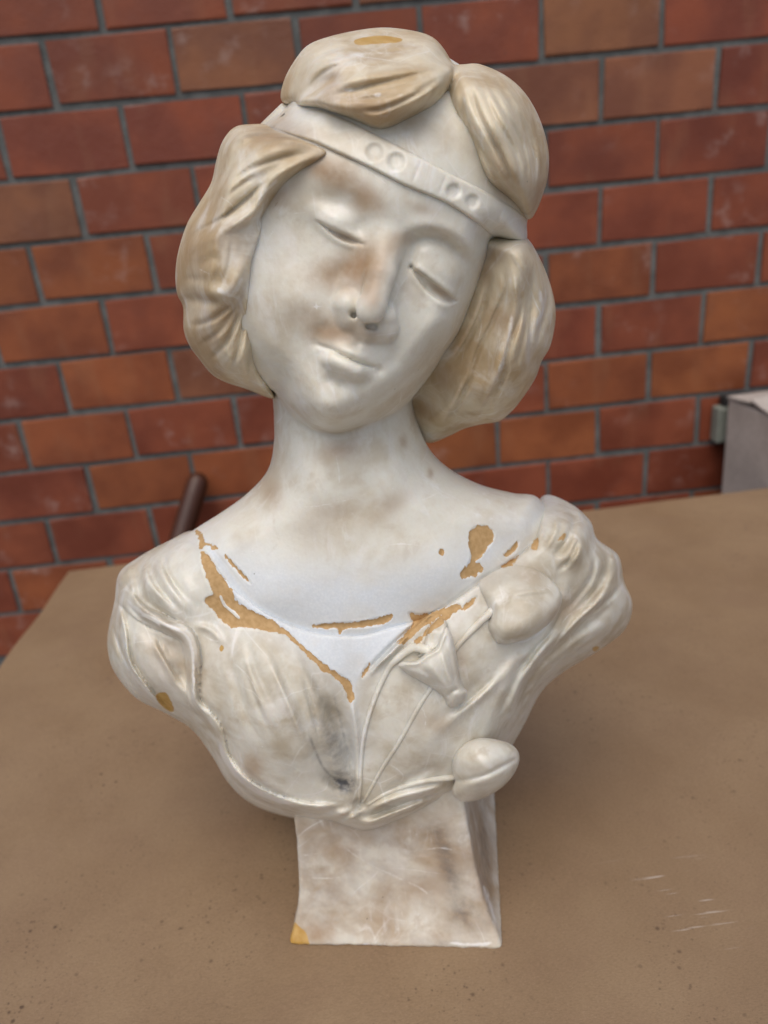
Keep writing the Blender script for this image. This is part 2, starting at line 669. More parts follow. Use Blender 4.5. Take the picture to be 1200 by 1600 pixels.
    hgt = n.math('SUBTRACT', hgt, n.math('MULTIPLY', pit, 0.6))
    hgt = n.math('SUBTRACT', hgt, n.math('MULTIPLY', ocm, 0.35))
    nb = n.bump(hgt, 0.5, 0.0006)
    s = n.math('MULTIPLY', n.math('SUBTRACT', 1.0, n.math('MAXIMUM', n.math('MULTIPLY', ch, 0.7), ocm)), sss)
    n.set(Base_Color=col, Roughness=rg, Normal=nb, Subsurface_Weight=s, Subsurface_Radius=(1.0, 0.78, 0.52), Subsurface_Scale=0.004)
    n.bsdf.inputs['Specular IOR Level'].default_value = 0.44
    n.bsdf.inputs['IOR'].default_value = 1.5
    return n.m


MAT = dict(
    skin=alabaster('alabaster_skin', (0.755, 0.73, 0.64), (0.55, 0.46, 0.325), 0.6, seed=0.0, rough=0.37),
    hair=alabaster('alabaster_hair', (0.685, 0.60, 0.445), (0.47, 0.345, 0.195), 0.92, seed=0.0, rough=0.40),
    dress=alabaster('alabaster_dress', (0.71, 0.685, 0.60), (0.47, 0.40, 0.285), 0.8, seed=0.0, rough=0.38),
    base=alabaster('alabaster_base', (0.69, 0.65, 0.56), (0.46, 0.36, 0.25), 0.85, grey_amt=0.4, seed=2.0, rough=0.42),
)


def mat_brick():
    n = NT('fired_brick')
    rnd = n.info('Random')
    off = n.math('MULTIPLY', rnd, 57.0)
    cx = n.t.nodes.new('ShaderNodeCombineXYZ')
    for i in range(3):
        n.put(cx.inputs[i], n.math('MULTIPLY', off, (1.0, 0.37, 0.71)[i]))
    co = n.vmath('ADD', n.coord('Object'), cx.outputs[0])
    base = n.info('Color')
    a = n.noise(co, 9, 3, 0.5)
    col = n.mix(n.ramp(a, 0.35, 0.68), n.mix(1.0, base, (0.78, 0.70, 0.66), 'MULTIPLY'), n.mix(1.0, base, (1.18, 1.22, 1.2), 'MULTIPLY'))
    # vertical tan flashing from the kiln
    fl = n.ramp(n.noise(n.mapping(co, scale=(1, 1, 0.25)), 22, 2), 0.55, 0.72)
    col = n.mix(n.math('MULTIPLY', fl, 0.16), col, (0.28, 0.14, 0.07))
    # efflorescence
    bl = n.math('MULTIPLY', n.ramp(n.noise(co, 24, 4, 0.6), 0.52, 0.76), n.ramp(n.noise(co, 6, 1), 0.48, 0.66))
    col = n.mix(n.math('MULTIPLY', bl, 0.42), col, (0.40, 0.30, 0.265))
    dk = n.ramp(n.noise(co, 75, 4, 0.7), 0.66, 0.74)
    col = n.mix(n.math('MULTIPLY', dk, 0.35), col, (0.06, 0.025, 0.016))
    gr = n.noise(co, 500, 2)
    col = n.mix(n.math('MULTIPLY', n.ramp(gr, 0.4, 0.7), 0.2), col, n.mix(1.0, col, (0.7, 0.68, 0.66), 'MULTIPLY'))
    h = n.math('ADD', n.noise(co, 180, 4, 0.6), n.math('MULTIPLY', n.noise(co, 30, 3), 2.0))
    return n.set(Base_Color=col, Roughness=n.ramp(a, 0.3, 0.7, 0.5, 0.75), Normal=n.bump(h, 0.5, 0.0012))


def mat_rough(name, c1, c2, scale, rough=0.9, bump=0.001, bs=250):
    n = NT(name)
    co = n.coord('Object')
    a = n.noise(co, scale, 4, 0.6)
    col = n.mix(n.ramp(a, 0.35, 0.68), c1, c2)
    g = n.noise(co, bs, 3, 0.7)
    col = n.mix(n.math('MULTIPLY', n.ramp(g, 0.35, 0.7), 0.35), col, n.mix(1.0, col, (0.6, 0.6, 0.6), 'MULTIPLY'))
    return n.set(Base_Color=col, Roughness=rough, Normal=n.bump(g, 0.6, bump))


def mat_board():
    n = NT('hardboard')
    co = n.coord('Object')
    a = n.noise(co, 6.0, 5, 0.6, 0.0)
    b = n.noise(n.mapping(co, scale=(1, 1.25, 1)), 11, 5, 0.65, 0.8)
    col = n.mix(n.ramp(a, 0.32, 0.68), (0.238, 0.155, 0.086), (0.284, 0.192, 0.109))
    col = n.mix(n.math('MULTIPLY', n.ramp(b, 0.45, 0.75), 0.22), col, (0.215, 0.125, 0.073))
    # pressed fibres
    f1 = n.noise(n.mapping(co, rot=(0, 0, 0.4), scale=(1, 3, 1)), 420, 3, 0.7)
    f2 = n.noise(n.mapping(co, rot=(0, 0, -0.9), scale=(1, 3, 1)), 300, 3, 0.7)
    fb = n.math('MULTIPLY', n.math('ADD', f1, f2), 0.5)
    col = n.mix(n.math('MULTIPLY', n.ramp(fb, 0.40, 0.66), 0.50), col, n.mix(1.0, col, (0.60, 0.56, 0.52), 'MULTIPLY'))
    col = n.mix(n.math('MULTIPLY', n.ramp(n.noise(co, 700, 2), 0.55, 0.8), 0.25), col, (0.40, 0.29, 0.20))
    # dark specks, denser in some places
    dens = n.ramp(n.noise(co, 7, 2), 0.40, 0.66)
    for s_, r_, am in ((95, 0.22, 0.85), (190, 0.26, 0.75), (330, 0.3, 0.6), (40, 0.075, 0.9)):
        sp = n.ramp(n.voronoi(n.vmath('ADD', co, (s_, 1., 0.)), s_), r_, r_ * 0.4)
        pick = n.ramp(n.noise(n.vmath('ADD', co, (0., s_, 0.)), s_ * 0.6, 1), 0.50, 0.58)
        col = n.mix(n.math('MULTIPLY', n.math('MULTIPLY', sp, pick), n.math('MULTIPLY', dens, am)), col, (0.075, 0.042, 0.024))
    # pale scuffs
    d = n.vmath('DISTANCE', co, (SCUFF[0], SCUFF[1], SCUFF[2]))
    near = n.ramp(d, 0.075, 0.015)
    st = n.noise(n.mapping(co, rot=(0, 0, 0.38), scale=(14, 260, 1)), 1.0, 3, 0.6)
    sc1 = n.math('MULTIPLY', n.ramp(st, 0.62, 0.72), near)
    col = n.mix(n.math('MULTIPLY', sc1, 0.75), col, (0.56, 0.50, 0.44))
    h = n.math('MULTIPLY', fb, 1.0)
    return n.set(Base_Color=col, Roughness=n.ramp(b, 0.3, 0.7, 0.50, 0.68), Normal=n.bump(h, 0.35, 0.0007))


SCUFF = (0.0, 0.0, 0.0)
# ------------------------------------------------------------------ setting: floor, brick wall, table and what stands behind it
WALL_Y = 1.4343
SC = at_z(1050, 1420, -540.0) / 1000.0
M_FLOOR = mat_rough('concrete_floor', (0.16, 0.155, 0.145), (0.25, 0.24, 0.225), 5, 0.9)
M_MORTAR = mat_rough('mortar', (0.100, 0.106, 0.102), (0.150, 0.155, 0.148), 40, 0.95, 0.0015)
M_FOOT = mat_rough('footing_concrete', (0.10, 0.105, 0.11), (0.16, 0.165, 0.165), 25, 0.95)
M_BRICK = mat_brick()

me = bpy.data.meshes.new('floor')
me.from_pydata([(-30, -30, 0), (30, -30, 0), (30, 30, 0), (-30, 30, 0)], [], [(0, 1, 2, 3)])
fo = link('floor', me, M_FLOOR)
fo['kind'] = 'structure'


def box_bm(bm, lo, hi, bevel=0.0, seg=2):
    lo, hi = Vector(lo), Vector(hi)
    r = bmesh.ops.create_cube(bm, size=1.0)
    for v in r['verts']:
        v.co = Vector([lo[i] + (v.co[i] + 0.5) * (hi[i] - lo[i]) for i in range(3)])
    if bevel:
        es = list({e for v in r['verts'] for e in v.link_edges})
        bmesh.ops.bevel(bm, geom=es, offset=bevel, segments=seg, profile=0.6, affect='EDGES')
    return bm


def bm_obj(name, bm, mat, parent=None, loc=(0, 0, 0), smooth=False):
    me = bpy.data.meshes.new(name)
    bmesh.ops.recalc_face_normals(bm, faces=bm.faces)
    bm.to_mesh(me)
    bm.free()
    if smooth:
        me.polygons.foreach_set('use_smooth', [True] * len(me.polygons))
    return link(name, me, mat, parent, loc)


# ---- wall: every brick is an object, proud of the mortar bed
wall = empty('brick_wall', (0, WALL_Y, 0), 'weathered red brick wall with grey mortar joints behind the table', 'wall')
L0 = 0.2767 + CAM_Z            # first bed joint seen in the photo
XJ = -0.4146
BZ = L0 - 0.1 * 11             # foot of the brickwork
bm = bmesh.new()
box_bm(bm, (-1.62, 0.0045, BZ - 0.005), (1.98, 0.20, L0 + 0.405))
bm_obj('mortar', bm, M_MORTAR, wall)
bm = bmesh.new()
box_bm(bm, (-1.62, 0.002, 0.0), (1.98, 0.20, BZ - 0.005))
bm_obj('footing', bm, M_FOOT, wall)
variants = []
for k in range(6):
    bm = bmesh.new()
    w_, h_, b_ = 0.0948, 0.0448, 0.0016
    # front face with eased, slightly uneven arrises
    bk = [(-w_, 0.05, -h_), (w_, 0.05, -h_), (w_, 0.05, h_), (-w_, 0.05, h_)]
    md = [(-w_, b_, -h_), (w_, b_, -h_), (w_, b_, h_), (-w_, b_, h_)]
    fr_ = [(-w_ + b_, 0, -h_ + b_), (0.02, 0, -h_ + b_), (w_ - b_, 0, -h_ + b_), (w_ - b_, 0, h_ - b_), (-0.015, 0, h_ - b_), (-w_ + b_, 0, h_ - b_)]
    j = lambda p, a: tuple(c + random.Random(hash((k, p)) & 0xffff).uniform(-a, a) for c in p)
    rr = random.Random(k)
    vb = [bm.verts.new(p) for p in bk]
    vm = [bm.verts.new((p[0] + rr.uniform(-.002, .002), p[1], p[2] + rr.uniform(-.0018, .0018))) for p in md]
    vf = [bm.verts.new((p[0] + rr.uniform(-.002, .002), p[1] + rr.uniform(-.0008, .0008), p[2] + rr.uniform(-.0018, .0018))) for p in fr_]
    for i in range(4):
        bm.faces.new((vb[i], vb[(i + 1) % 4], vm[(i + 1) % 4], vm[i]))
    bm.faces.new((vm[0], vm[1], vf[2], vf[1], vf[0]))
    bm.faces.new((vm[1], vm[2], vf[3], vf[2]))
    bm.faces.new((vm[2], vm[3], vf[5], vf[4], vf[3]))
    bm.faces.new((vm[3], vm[0], vf[0], vf[5]))
    bm.faces.new((vf[0], vf[1], vf[4], vf[5]))
    bm.faces.new((vf[1], vf[2], vf[3], vf[4]))
    bmesh.ops.recalc_face_normals(bm, faces=bm.faces)
    me = bpy.data.meshes.new('brick')
    bm.to_mesh(me)
    bm.free()
    me.materials.append(M_BRICK)
    variants.append(me)
RED, ORANGE, TAN, DEEP = (0.208, 0.048, 0.018), (0.228, 0.062, 0.018), (0.205, 0.074, 0.032), (0.190, 0.042, 0.016)
known = {(3, -1.5): ORANGE, (0, 1): TAN, (0, 0): RED, (1, 3.5): TAN, (1, 4.5): TAN, (4, 4): ORANGE, (6, 4): ORANGE, (6, 5): ORANGE, (7, 3.5): ORANGE, (5, -0.5): ORANGE,
         (7, -0.5): ORANGE, (8, 0): RED, (2, 4): DEEP, (3, 3.5): RED, (3, 4.5): RED, (5, 4.5): DEEP, (7, 4.5): RED, (8, 4): DEEP, (0, 2): DEEP, (1, 0.5): RED, (9, -1.5): ORANGE,
         (7, 0.5): ORANGE, (5, 5.5): ORANGE, (8, -1): RED, (6, -1): ORANGE, (1, -0.5): RED}
brng = random.Random(11)
for row in range(-4, 11):
    half = 0.0 if row % 2 == 0 else 0.5
    for i in range(-6, 12):
        nidx = i + half
        x = XJ + 0.2 * nidx + 0.1
        if x < -1.6 + 0.1 or x > 1.95 - 0.1:
            continue
        o = bpy.data.objects.new('brick', variants[brng.randrange(6)])
        sc.collection.objects.link(o)
        o.parent = wall
        o.location = (x + brng.uniform(-.0012, .0012), brng.uniform(-.0012, .0012), L0 - 0.1 * row - 0.05 + brng.uniform(-.0012, .0012))
        o.rotation_euler = (brng.uniform(-.006, .006), brng.uniform(-.006, .006), brng.uniform(-.004, .004))
        c = known.get((row, nidx)) or brng.choices((RED, ORANGE, TAN, DEEP), (5, 2, 1, 2))[0]
        v = brng.uniform(0.9, 1.1)
        o.color = (c[0] * v, c[1] * v * brng.uniform(.95, 1.06), c[2] * v, 1)

# ---- table
TX0, TX1, TY0, TY1 = -0.507, 1.25, 0.06, 1.215
table = empty('table', ((TX0 + TX1) / 2, (TY0 + TY1) / 2, TABLE_Z), 'large table topped with scuffed brown hardboard under the bust', 'table')
TO = Vector(table.location)
SCUFF = (SC[0] - TO.x, SC[1] - TO.y, 0.0)
M_BOARD = mat_board()
M_WOOD = mat_rough('table_timber', (0.16, 0.09, 0.05), (0.24, 0.15, 0.085), 12, 0.7)
bm = bmesh.new()
nx, ny = 60, 44
rw = np.random.default_rng(5)
ph = rw.uniform(0, 6.28, 12)
vg = []
for j in range(ny + 1):
    for i in range(nx + 1):
        x = TX0 + (TX1 - TX0) * i / nx
        y = TY0 + (TY1 - TY0) * j / ny
        z = 0.0006 * (math.sin(7 * x + 3 * y + ph[0]) + math.sin(-4 * x + 9 * y + ph[1])) - 0.0012
        if i == 0:
            x += 0.0025 * math.sin(9 * y + ph[2]) + 0.0015 * math.sin(31 * y)
        if j == ny:
            y += 0.002 * math.sin(8 * x + ph[3]) + 0.001 * math.sin(27 * x)
        vg.append(bm.verts.new((x - TO.x, y - TO.y, z)))
for j in range(ny):
    for i in range(nx):
        a = j * (nx + 1) + i
        bm.faces.new((vg[a], vg[a + 1], vg[a + nx + 2], vg[a + nx + 1]))
ex = bmesh.ops.extrude_face_region(bm, geom=list(bm.faces))
for v in [g for g in ex['geom'] if isinstance(g, bmesh.types.BMVert)]:
    v.co.z = -0.008
bm_obj('tabletop', bm, M_BOARD, table, smooth=False)
bm = bmesh.new()
box_bm(bm, (TX0 + 0.03 - TO.x, TY0 + 0.03 - TO.y, -0.10), (TX1 - 0.03 - TO.x, TY0 + 0.055 - TO.y, -0.0085))
box_bm(bm, (TX0 + 0.03 - TO.x, TY1 - 0.055 - TO.y, -0.10), (TX1 - 0.03 - TO.x, TY1 - 0.03 - TO.y, -0.0085))
box_bm(bm, (TX0 + 0.03 - TO.x, TY0 + 0.056 - TO.y, -0.10), (TX0 + 0.055 - TO.x, TY1 - 0.056 - TO.y, -0.0085))
box_bm(bm, (TX1 - 0.055 - TO.x, TY0 + 0.056 - TO.y, -0.10), (TX1 - 0.03 - TO.x, TY1 - 0.056 - TO.y, -0.0085))
bm_obj('apron', bm, M_WOOD, table)
for x in (TX0 + 0.056, TX1 - 0.126):
    for y in (TY0 + 0.057, TY1 - 0.127):
        bm = bmesh.new()
        box_bm(bm, (x - TO.x, y - TO.y, -TABLE_Z), (x + 0.07 - TO.x, y + 0.07 - TO.y, -0.009), 0.004, 1)
        bm_obj('leg', bm, M_WOOD, table)

# ---- brown wooden pole leaning in the gap behind the table
p_top = V(309, 752, 1400.) / 1000 + OFF
p_low = V(280, 850, 1345.) / 1000 + OFF
dirv = (p_low - p_top) / np.linalg.norm(p_low - p_top)
p_foot = p_top + dirv * ((0.022 - p_top[2]) / dirv[2])
n = NT('dark_varnish')
co = n.coord('Object')
chip = n.ramp(n.noise(co, 26, 4, 0.7), 0.62, 0.68)
n.set(Base_Color=n.mix(chip, n.mix(n.noise(co, 14, 3), (0.034, 0.009, 0.003), (0.070, 0.020, 0.006)), (0.16, 0.10, 0.06)), Roughness=0.45,
      Normal=n.bump(n.noise(n.mapping(co, scale=(1, 1, .2)), 90, 3), 0.4, 0.001))
M_POLE = n.m
bm = bmesh.new()
a_, b_ = Vector(p_foot), Vector(p_top)
ax = (b_ - a_).normalized()
uu = ax.orthogonal().normalized()
vv = ax.cross(uu)
rad = 0.0215
rings = [(0, rad * 0.9), (0.01, rad)] + [(t * (b_ - a_).length, rad * (1 + 0.012 * math.sin(t * 31))) for t in np.linspace(0.05, 0.97, 14)]
Lp = (b_ - a_).length
rings += [(Lp - rad * 0.2, rad * 0.97), (Lp + rad * 0.25, rad * 0.86), (Lp + rad * 0.6, rad * 0.62), (Lp + rad * 0.78, rad * 0.3)]
prev = None
for s_, r_ in rings:
    ring = [bm.verts.new(ax * s_ + (uu * math.cos(t) + vv * math.sin(t)) * r_) for t in np.linspace(0, 2 * math.pi, 20, endpoint=False)]
    if prev:
        for i in range(20):
            bm.faces.new((prev[i], prev[(i + 1) % 20], ring[(i + 1) % 20], ring[i]))
    else:
        bm.faces.new(ring[::-1])
    prev = ring
bm.faces.new(prev)
pole = bm_obj('wooden_pole', bm, M_POLE, None, tuple(a_), smooth=True)
pole['label'] = 'dark brown round wooden pole leaning behind the table, its top beside the bust'
pole['category'] = 'pole'

# ---- pale carton behind the right end of the table
M_CARTON = mat_rough('pale_carton', (0.42, 0.375, 0.335), (0.50, 0.455, 0.41), 14, 0.85, 0.0006, 120)
M_CARTON_TOP = M_CARTON
carton = empty('cardboard_box', (0.727, 1.226, 0.0), 'pale grey cardboard box with folded top flaps behind the right end of table', 'box')
carton.rotation_euler = (0, 0, math.radians(3.0))
bm = bmesh.new()
box_bm(bm, (0.0, 0.0, 0.0), (0.36, 0.155, 0.871), 0.004, 2)
bm_obj('body', bm, M_CARTON, carton)
for sgn, y0, y1, up in ((1, 0.001, 0.076, 0.010), (-1, 0.154, 0.079, 0.006)):
    bm = bmesh.new()
    pts = []
    for i in range(13):
        x = -0.003 + 0.366 * i / 12
        for y, z in ((y0, 0.8725), (y0 * 0.5 + y1 * 0.5, 0.8735 + up * (0.35 + 0.4 * math.sin(i * 0.5))), (y1, 0.8725 + up * (1 + 0.6 * math.sin(i * 0.5 + 0.4)))):
            pts.append(bm.verts.new((x, y, z)))
    for i in range(12):
        for k in range(2):
            q = i * 3 + k
            bm.faces.new((pts[q], pts[q + 3], pts[q + 4], pts[q + 1]))
    ex = bmesh.ops.extrude_face_region(bm, geom=list(bm.faces))
    for v in [g for g in ex['geom'] if isinstance(g, bmesh.types.BMVert)]:
        v.co.z += 0.004
    bm_obj('flap', bm, M_CARTON_TOP, carton)

# ---- small grey-green block fixed to the wall beside the carton
M_BLOCK = mat_rough('grey_green_paint', (0.20, 0.215, 0.18), (0.25, 0.265, 0.225), 30, 0.6, 0.0004)
M_SHADE = mat_rough('black_shade', (0.012, 0.012, 0.012), (0.022, 0.021, 0.02), 30, 0.7, 0.0003)
q0 = V(1122, 638, 1405.) / 1000 + OFF
q1 = V(1122, 692, 1405.) / 1000 + OFF
blk = empty('wall_block', (float(q0[0]), WALL_Y, float(q1[2])), 'small grey-green block with black piece standing for shadow on the brick wall beside the box', 'wall fitting')
hgt = float(q0[2] - q1[2])
bm = bmesh.new()
box_bm(bm, (0, -0.032, 0.0), (0.075, -0.0035, hgt), 0.004, 2)
bm_obj('body', bm, M_BLOCK, blk)
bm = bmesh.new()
box_bm(bm, (0.012, -0.030, hgt + 0.0005), (0.068, -0.0035, hgt + 0.022), 0.006, 2)  # black piece added in place of the shadow above the block
bm_obj('shade_piece', bm, M_SHADE, blk)
# ------------------------------------------------------------------ the bust
BASE = np.array([0.0, 0.495, TABLE_Z])
T00 = time.time()
bust = empty('bust', tuple(BASE), 'cream alabaster bust of a woman with closed eyes, headband and flowers on her dress', 'bust')

# ---------- stains, fillers and wear, plus painted shade and highlights, laid out on the carved front
def zmap():
    return np.zeros((NY, NX), np.float32)


P_STAIN_SHADE, P_GRIME_SHADE, P_CHALK, P_FILL, P_AMBER, P_WORN_GLINT = (zmap() for _ in range(6))


def fill(M, poly, soft=6.0, n=4):
    """torn-edged patch: 1 well inside, 0.5 on the outline"""
    p = spline(poly, n, closed=True)
    w, gx, gy = window(p, soft + 2)
    d, _, _ = seg_dist(gx, gy, np.concatenate([p, p[:1]]))
    d[inside(gx, gy, p)] *= -1
    M[w] = np.maximum(M[w], np.clip(0.5 - d / (2 * soft), 0, 1))


def band_fill(M, pts, width, soft=6.0):
    p = spline(pts, 8)
    w, gx, gy = window(p, 20)
    d, t, _ = seg_dist(gx, gy, p)
    wd = np.interp(t, np.linspace(0, 1, len(width)), width)
    M[w] = np.maximum(M[w], np.clip(0.5 - (d - wd) / (2 * soft), 0, 1))


# ochre filler along the broken neckline
fill(P_FILL, [(304, 828), (313, 832), (320, 846), (331, 850), (341, 858), (334, 858), (322, 852), (313, 856), (311, 842)])
fill(P_FILL, [(315, 862), (326, 868), (340, 893), (352, 905), (364, 928), (371, 940), (385, 950), (405, 960), (425, 970), (442, 984), (452, 994), (436, 990), (410, 984), (385, 981),
              (362, 979), (345, 968), (331, 952), (320, 940), (323, 934), (334, 930), (332, 920), (324, 905), (317, 885)])
band_fill(P_FILL, [(440, 984), (462, 1002), (485, 1024), (510, 1046)], [4, 2.5, 3, 4])
fill(P_FILL, [(505, 1042), (520, 1048), (538, 1058), (550, 1068), (552, 1090), (546, 1094), (536, 1072), (520, 1058)])
band_fill(P_FILL, [(352, 868), (362, 880), (375, 894), (392, 912)], [0.5, 2.2, 2.0, 0.6])
fill(P_FILL, [(488, 978), (520, 974), (560, 972), (590, 966), (612, 961), (606, 970), (590, 977), (565, 980), (540, 982), (530, 991), (526, 982), (505, 981)])
fill(P_FILL, [(638, 957), (660, 960), (690, 952), (716, 944), (716, 949), (690, 961), (662, 980), (640, 1000), (622, 1008), (632, 990), (645, 975)])
band_fill(P_FILL, [(566, 1058), (574, 1044), (577, 1036)], [1.5, 4, 1])
fill(P_FILL, [(740, 824), (756, 821), (770, 830), (770, 845), (760, 858), (750, 872), (754, 888), (742, 900), (722, 902), (720, 895), (730, 884), (736, 868), (734, 850), (734, 836)])
fill(P_FILL, [(688, 858), (693, 860), (692, 867), (687, 865)], 4)
band_fill(P_FILL, [(790, 868), (802, 858), (810, 846)], [2, 4, 1])
band_fill(P_FILL, [(784, 886), (800, 878), (810, 868)], [1, 3.5, 1])
fill(P_FILL, [(834, 846), (841, 842), (840, 858), (830, 859)], 4)
band_fill(P_FILL, [(652, 1002), (690, 968), (716, 948)], [3, 5, 3])
band_fill(P_FILL, [(726, 950), (736, 942), (744, 934)], [3, 4, 2])
band_fill(P_FILL, [(874, 843), (881, 837)], [2, 2.5])
fill(P_AMBER, [(244, 1086), (258, 1082), (266, 1094), (272, 1110), (262, 1112), (250, 1102)], 6)
fill(P_AMBER, [(926, 1012), (936, 1010), (936, 1018), (928, 1020)], 5)
fill(P_AMBER, [(555, 62), (590, 56), (626, 60), (622, 66), (590, 68), (560, 70)], 6)
fill(P_AMBER, [(446, 1428), (454, 1434), (466, 1446), (478, 1458), (483, 1474), (482, 1482), (440, 1482)], 5)
fill(P_AMBER, [(346, 1008), (350, 1012), (346, 1018), (343, 1014)], 4)
P_AMBER_SOFT = zmap()
# brown staining on the face; eye slits darkened with painted shade
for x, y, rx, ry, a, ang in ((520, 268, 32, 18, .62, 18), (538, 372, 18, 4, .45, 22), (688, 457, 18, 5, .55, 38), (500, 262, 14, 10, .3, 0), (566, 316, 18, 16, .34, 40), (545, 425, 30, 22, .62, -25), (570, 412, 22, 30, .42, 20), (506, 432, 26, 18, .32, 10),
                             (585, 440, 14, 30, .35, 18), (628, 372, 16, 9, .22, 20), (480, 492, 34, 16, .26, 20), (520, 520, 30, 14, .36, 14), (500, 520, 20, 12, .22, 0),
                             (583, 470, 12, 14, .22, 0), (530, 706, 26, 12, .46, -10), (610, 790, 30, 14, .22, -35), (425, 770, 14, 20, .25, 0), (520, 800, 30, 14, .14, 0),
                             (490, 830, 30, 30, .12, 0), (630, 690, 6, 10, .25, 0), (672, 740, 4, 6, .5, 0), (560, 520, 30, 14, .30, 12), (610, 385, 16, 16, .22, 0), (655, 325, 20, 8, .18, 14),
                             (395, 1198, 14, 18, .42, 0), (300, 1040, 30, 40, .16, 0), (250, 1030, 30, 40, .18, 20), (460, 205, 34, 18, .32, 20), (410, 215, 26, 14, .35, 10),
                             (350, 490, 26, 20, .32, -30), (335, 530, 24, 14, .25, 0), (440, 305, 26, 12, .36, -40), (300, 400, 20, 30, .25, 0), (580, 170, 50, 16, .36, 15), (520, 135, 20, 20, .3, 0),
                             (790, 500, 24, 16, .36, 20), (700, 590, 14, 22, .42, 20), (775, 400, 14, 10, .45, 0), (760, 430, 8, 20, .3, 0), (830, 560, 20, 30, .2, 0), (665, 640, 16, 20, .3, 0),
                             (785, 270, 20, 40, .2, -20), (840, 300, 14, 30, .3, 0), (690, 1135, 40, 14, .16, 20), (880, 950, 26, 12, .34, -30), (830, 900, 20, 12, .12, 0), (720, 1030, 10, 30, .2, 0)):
    dab(P_STAIN_SHADE, x, y, rx * 1.08, ry * 1.08, a * 1.5, ang)
for x, y, rx, ry, a, ang in ((690, 1330, 26, 46, .42, -18), (660, 1390, 40, 24, .25, 20), (520, 1330, 22, 14, .2, 0), (498, 1458, 17, 16, .7, 0), (720, 1440, 24, 24, .3, 0), (760, 1350, 14, 60, .5, -4), (600, 1430, 24, 30, .2, 0)):
    dab(P_STAIN_SHADE, x, y, rx * 1.08, ry * 1.08, a * 1.5, ang)
for x, y, rx, ry, a, ang in ((700, 1350, 13, 56, .55, -16), (725, 1430, 26, 24, .4, 0), (672, 1300, 30, 16, .22, 10), (705, 1474, 16, 4, .5, 0), (757, 1330, 10, 80, .5, -4)):
    dab(P_GRIME_SHADE, x, y, rx, ry, a, ang)
stroke(P_WORN_GLINT, [(512, 1302), (560, 1340), (610, 1366), (660, 1390), (695, 1424)], 3, 0.55, 0.2)
stroke(P_STAIN_SHADE, [(492, 268), (530, 282), (568, 298), (592, 320), (600, 350)], 15, [0.3, 0.5, 0.5, 0.4, 0.2], 0.2)
dab(P_STAIN_SHADE, 545, 422, 48, 26, 0.25, -15)
dab(P_STAIN_SHADE, 505, 505, 55, 22, 0.22, 15)
# grey dirt, painted shade in the eye corner, dark lines along creases and folds
for x, y, rx, ry, a, ang in ((538, 1226, 19, 15, 1.0, 20), (522, 1165, 20, 52, .55, -18), (548, 1170, 6, 50, .3, -4), (505, 1090, 22, 30, .24, -30), (450, 215, 30, 14, .24, 12), (230, 940, 26, 16, .22, 30), (270, 970, 30, 12, .22, 20),
                             (560, 1262, 10, 12, .3, 0), (600, 1262, 40, 6, .24, -18), (785, 905, 30, 16, .12, 0), (700, 930, 40, 8, .16, -38), (600, 1010, 40, 5, .18, -45), (400, 210, 36, 6, .25, -20),
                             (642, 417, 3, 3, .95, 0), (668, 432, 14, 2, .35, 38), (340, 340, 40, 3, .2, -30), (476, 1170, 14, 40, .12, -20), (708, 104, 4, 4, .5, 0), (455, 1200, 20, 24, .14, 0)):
    dab(P_GRIME_SHADE, x, y, rx, ry, a, ang)
stroke(P_GRIME_SHADE, [(832, 848), (792, 878), (745, 907), (700, 941), (655, 972), (604, 1022), (572, 1056)], 2.2, 0.42, 0.1)
stroke(P_GRIME_SHADE, [(306, 832), (345, 870), (385, 920), (430, 955), (490, 978)], 1.6, 0.3, 0.2)
stroke(P_GRIME_SHADE, [(480, 1140), (500, 1190), (520, 1215), (540, 1222)], 2.0, 0.45, 0.2)
stroke(P_GRIME_SHADE, [(520, 1080), (528, 1110), (535, 1140), (545, 1180)], 2.0, 0.35, 0.2)
# chalky repair plaster on the chest and along the neckline
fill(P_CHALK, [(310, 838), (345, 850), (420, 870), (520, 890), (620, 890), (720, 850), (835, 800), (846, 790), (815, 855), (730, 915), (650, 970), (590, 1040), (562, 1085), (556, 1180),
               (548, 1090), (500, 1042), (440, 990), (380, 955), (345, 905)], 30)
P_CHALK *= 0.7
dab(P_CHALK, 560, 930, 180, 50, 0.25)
fill(P_CHALK, [(306, 832), (330, 850), (385, 922), (430, 957), (490, 979), (560, 986), (610, 972), (640, 975), (600, 1025), (556, 1075), (553, 1200), (546, 1090), (500, 1040), (440, 986), (372, 948), (345, 900)], 5)
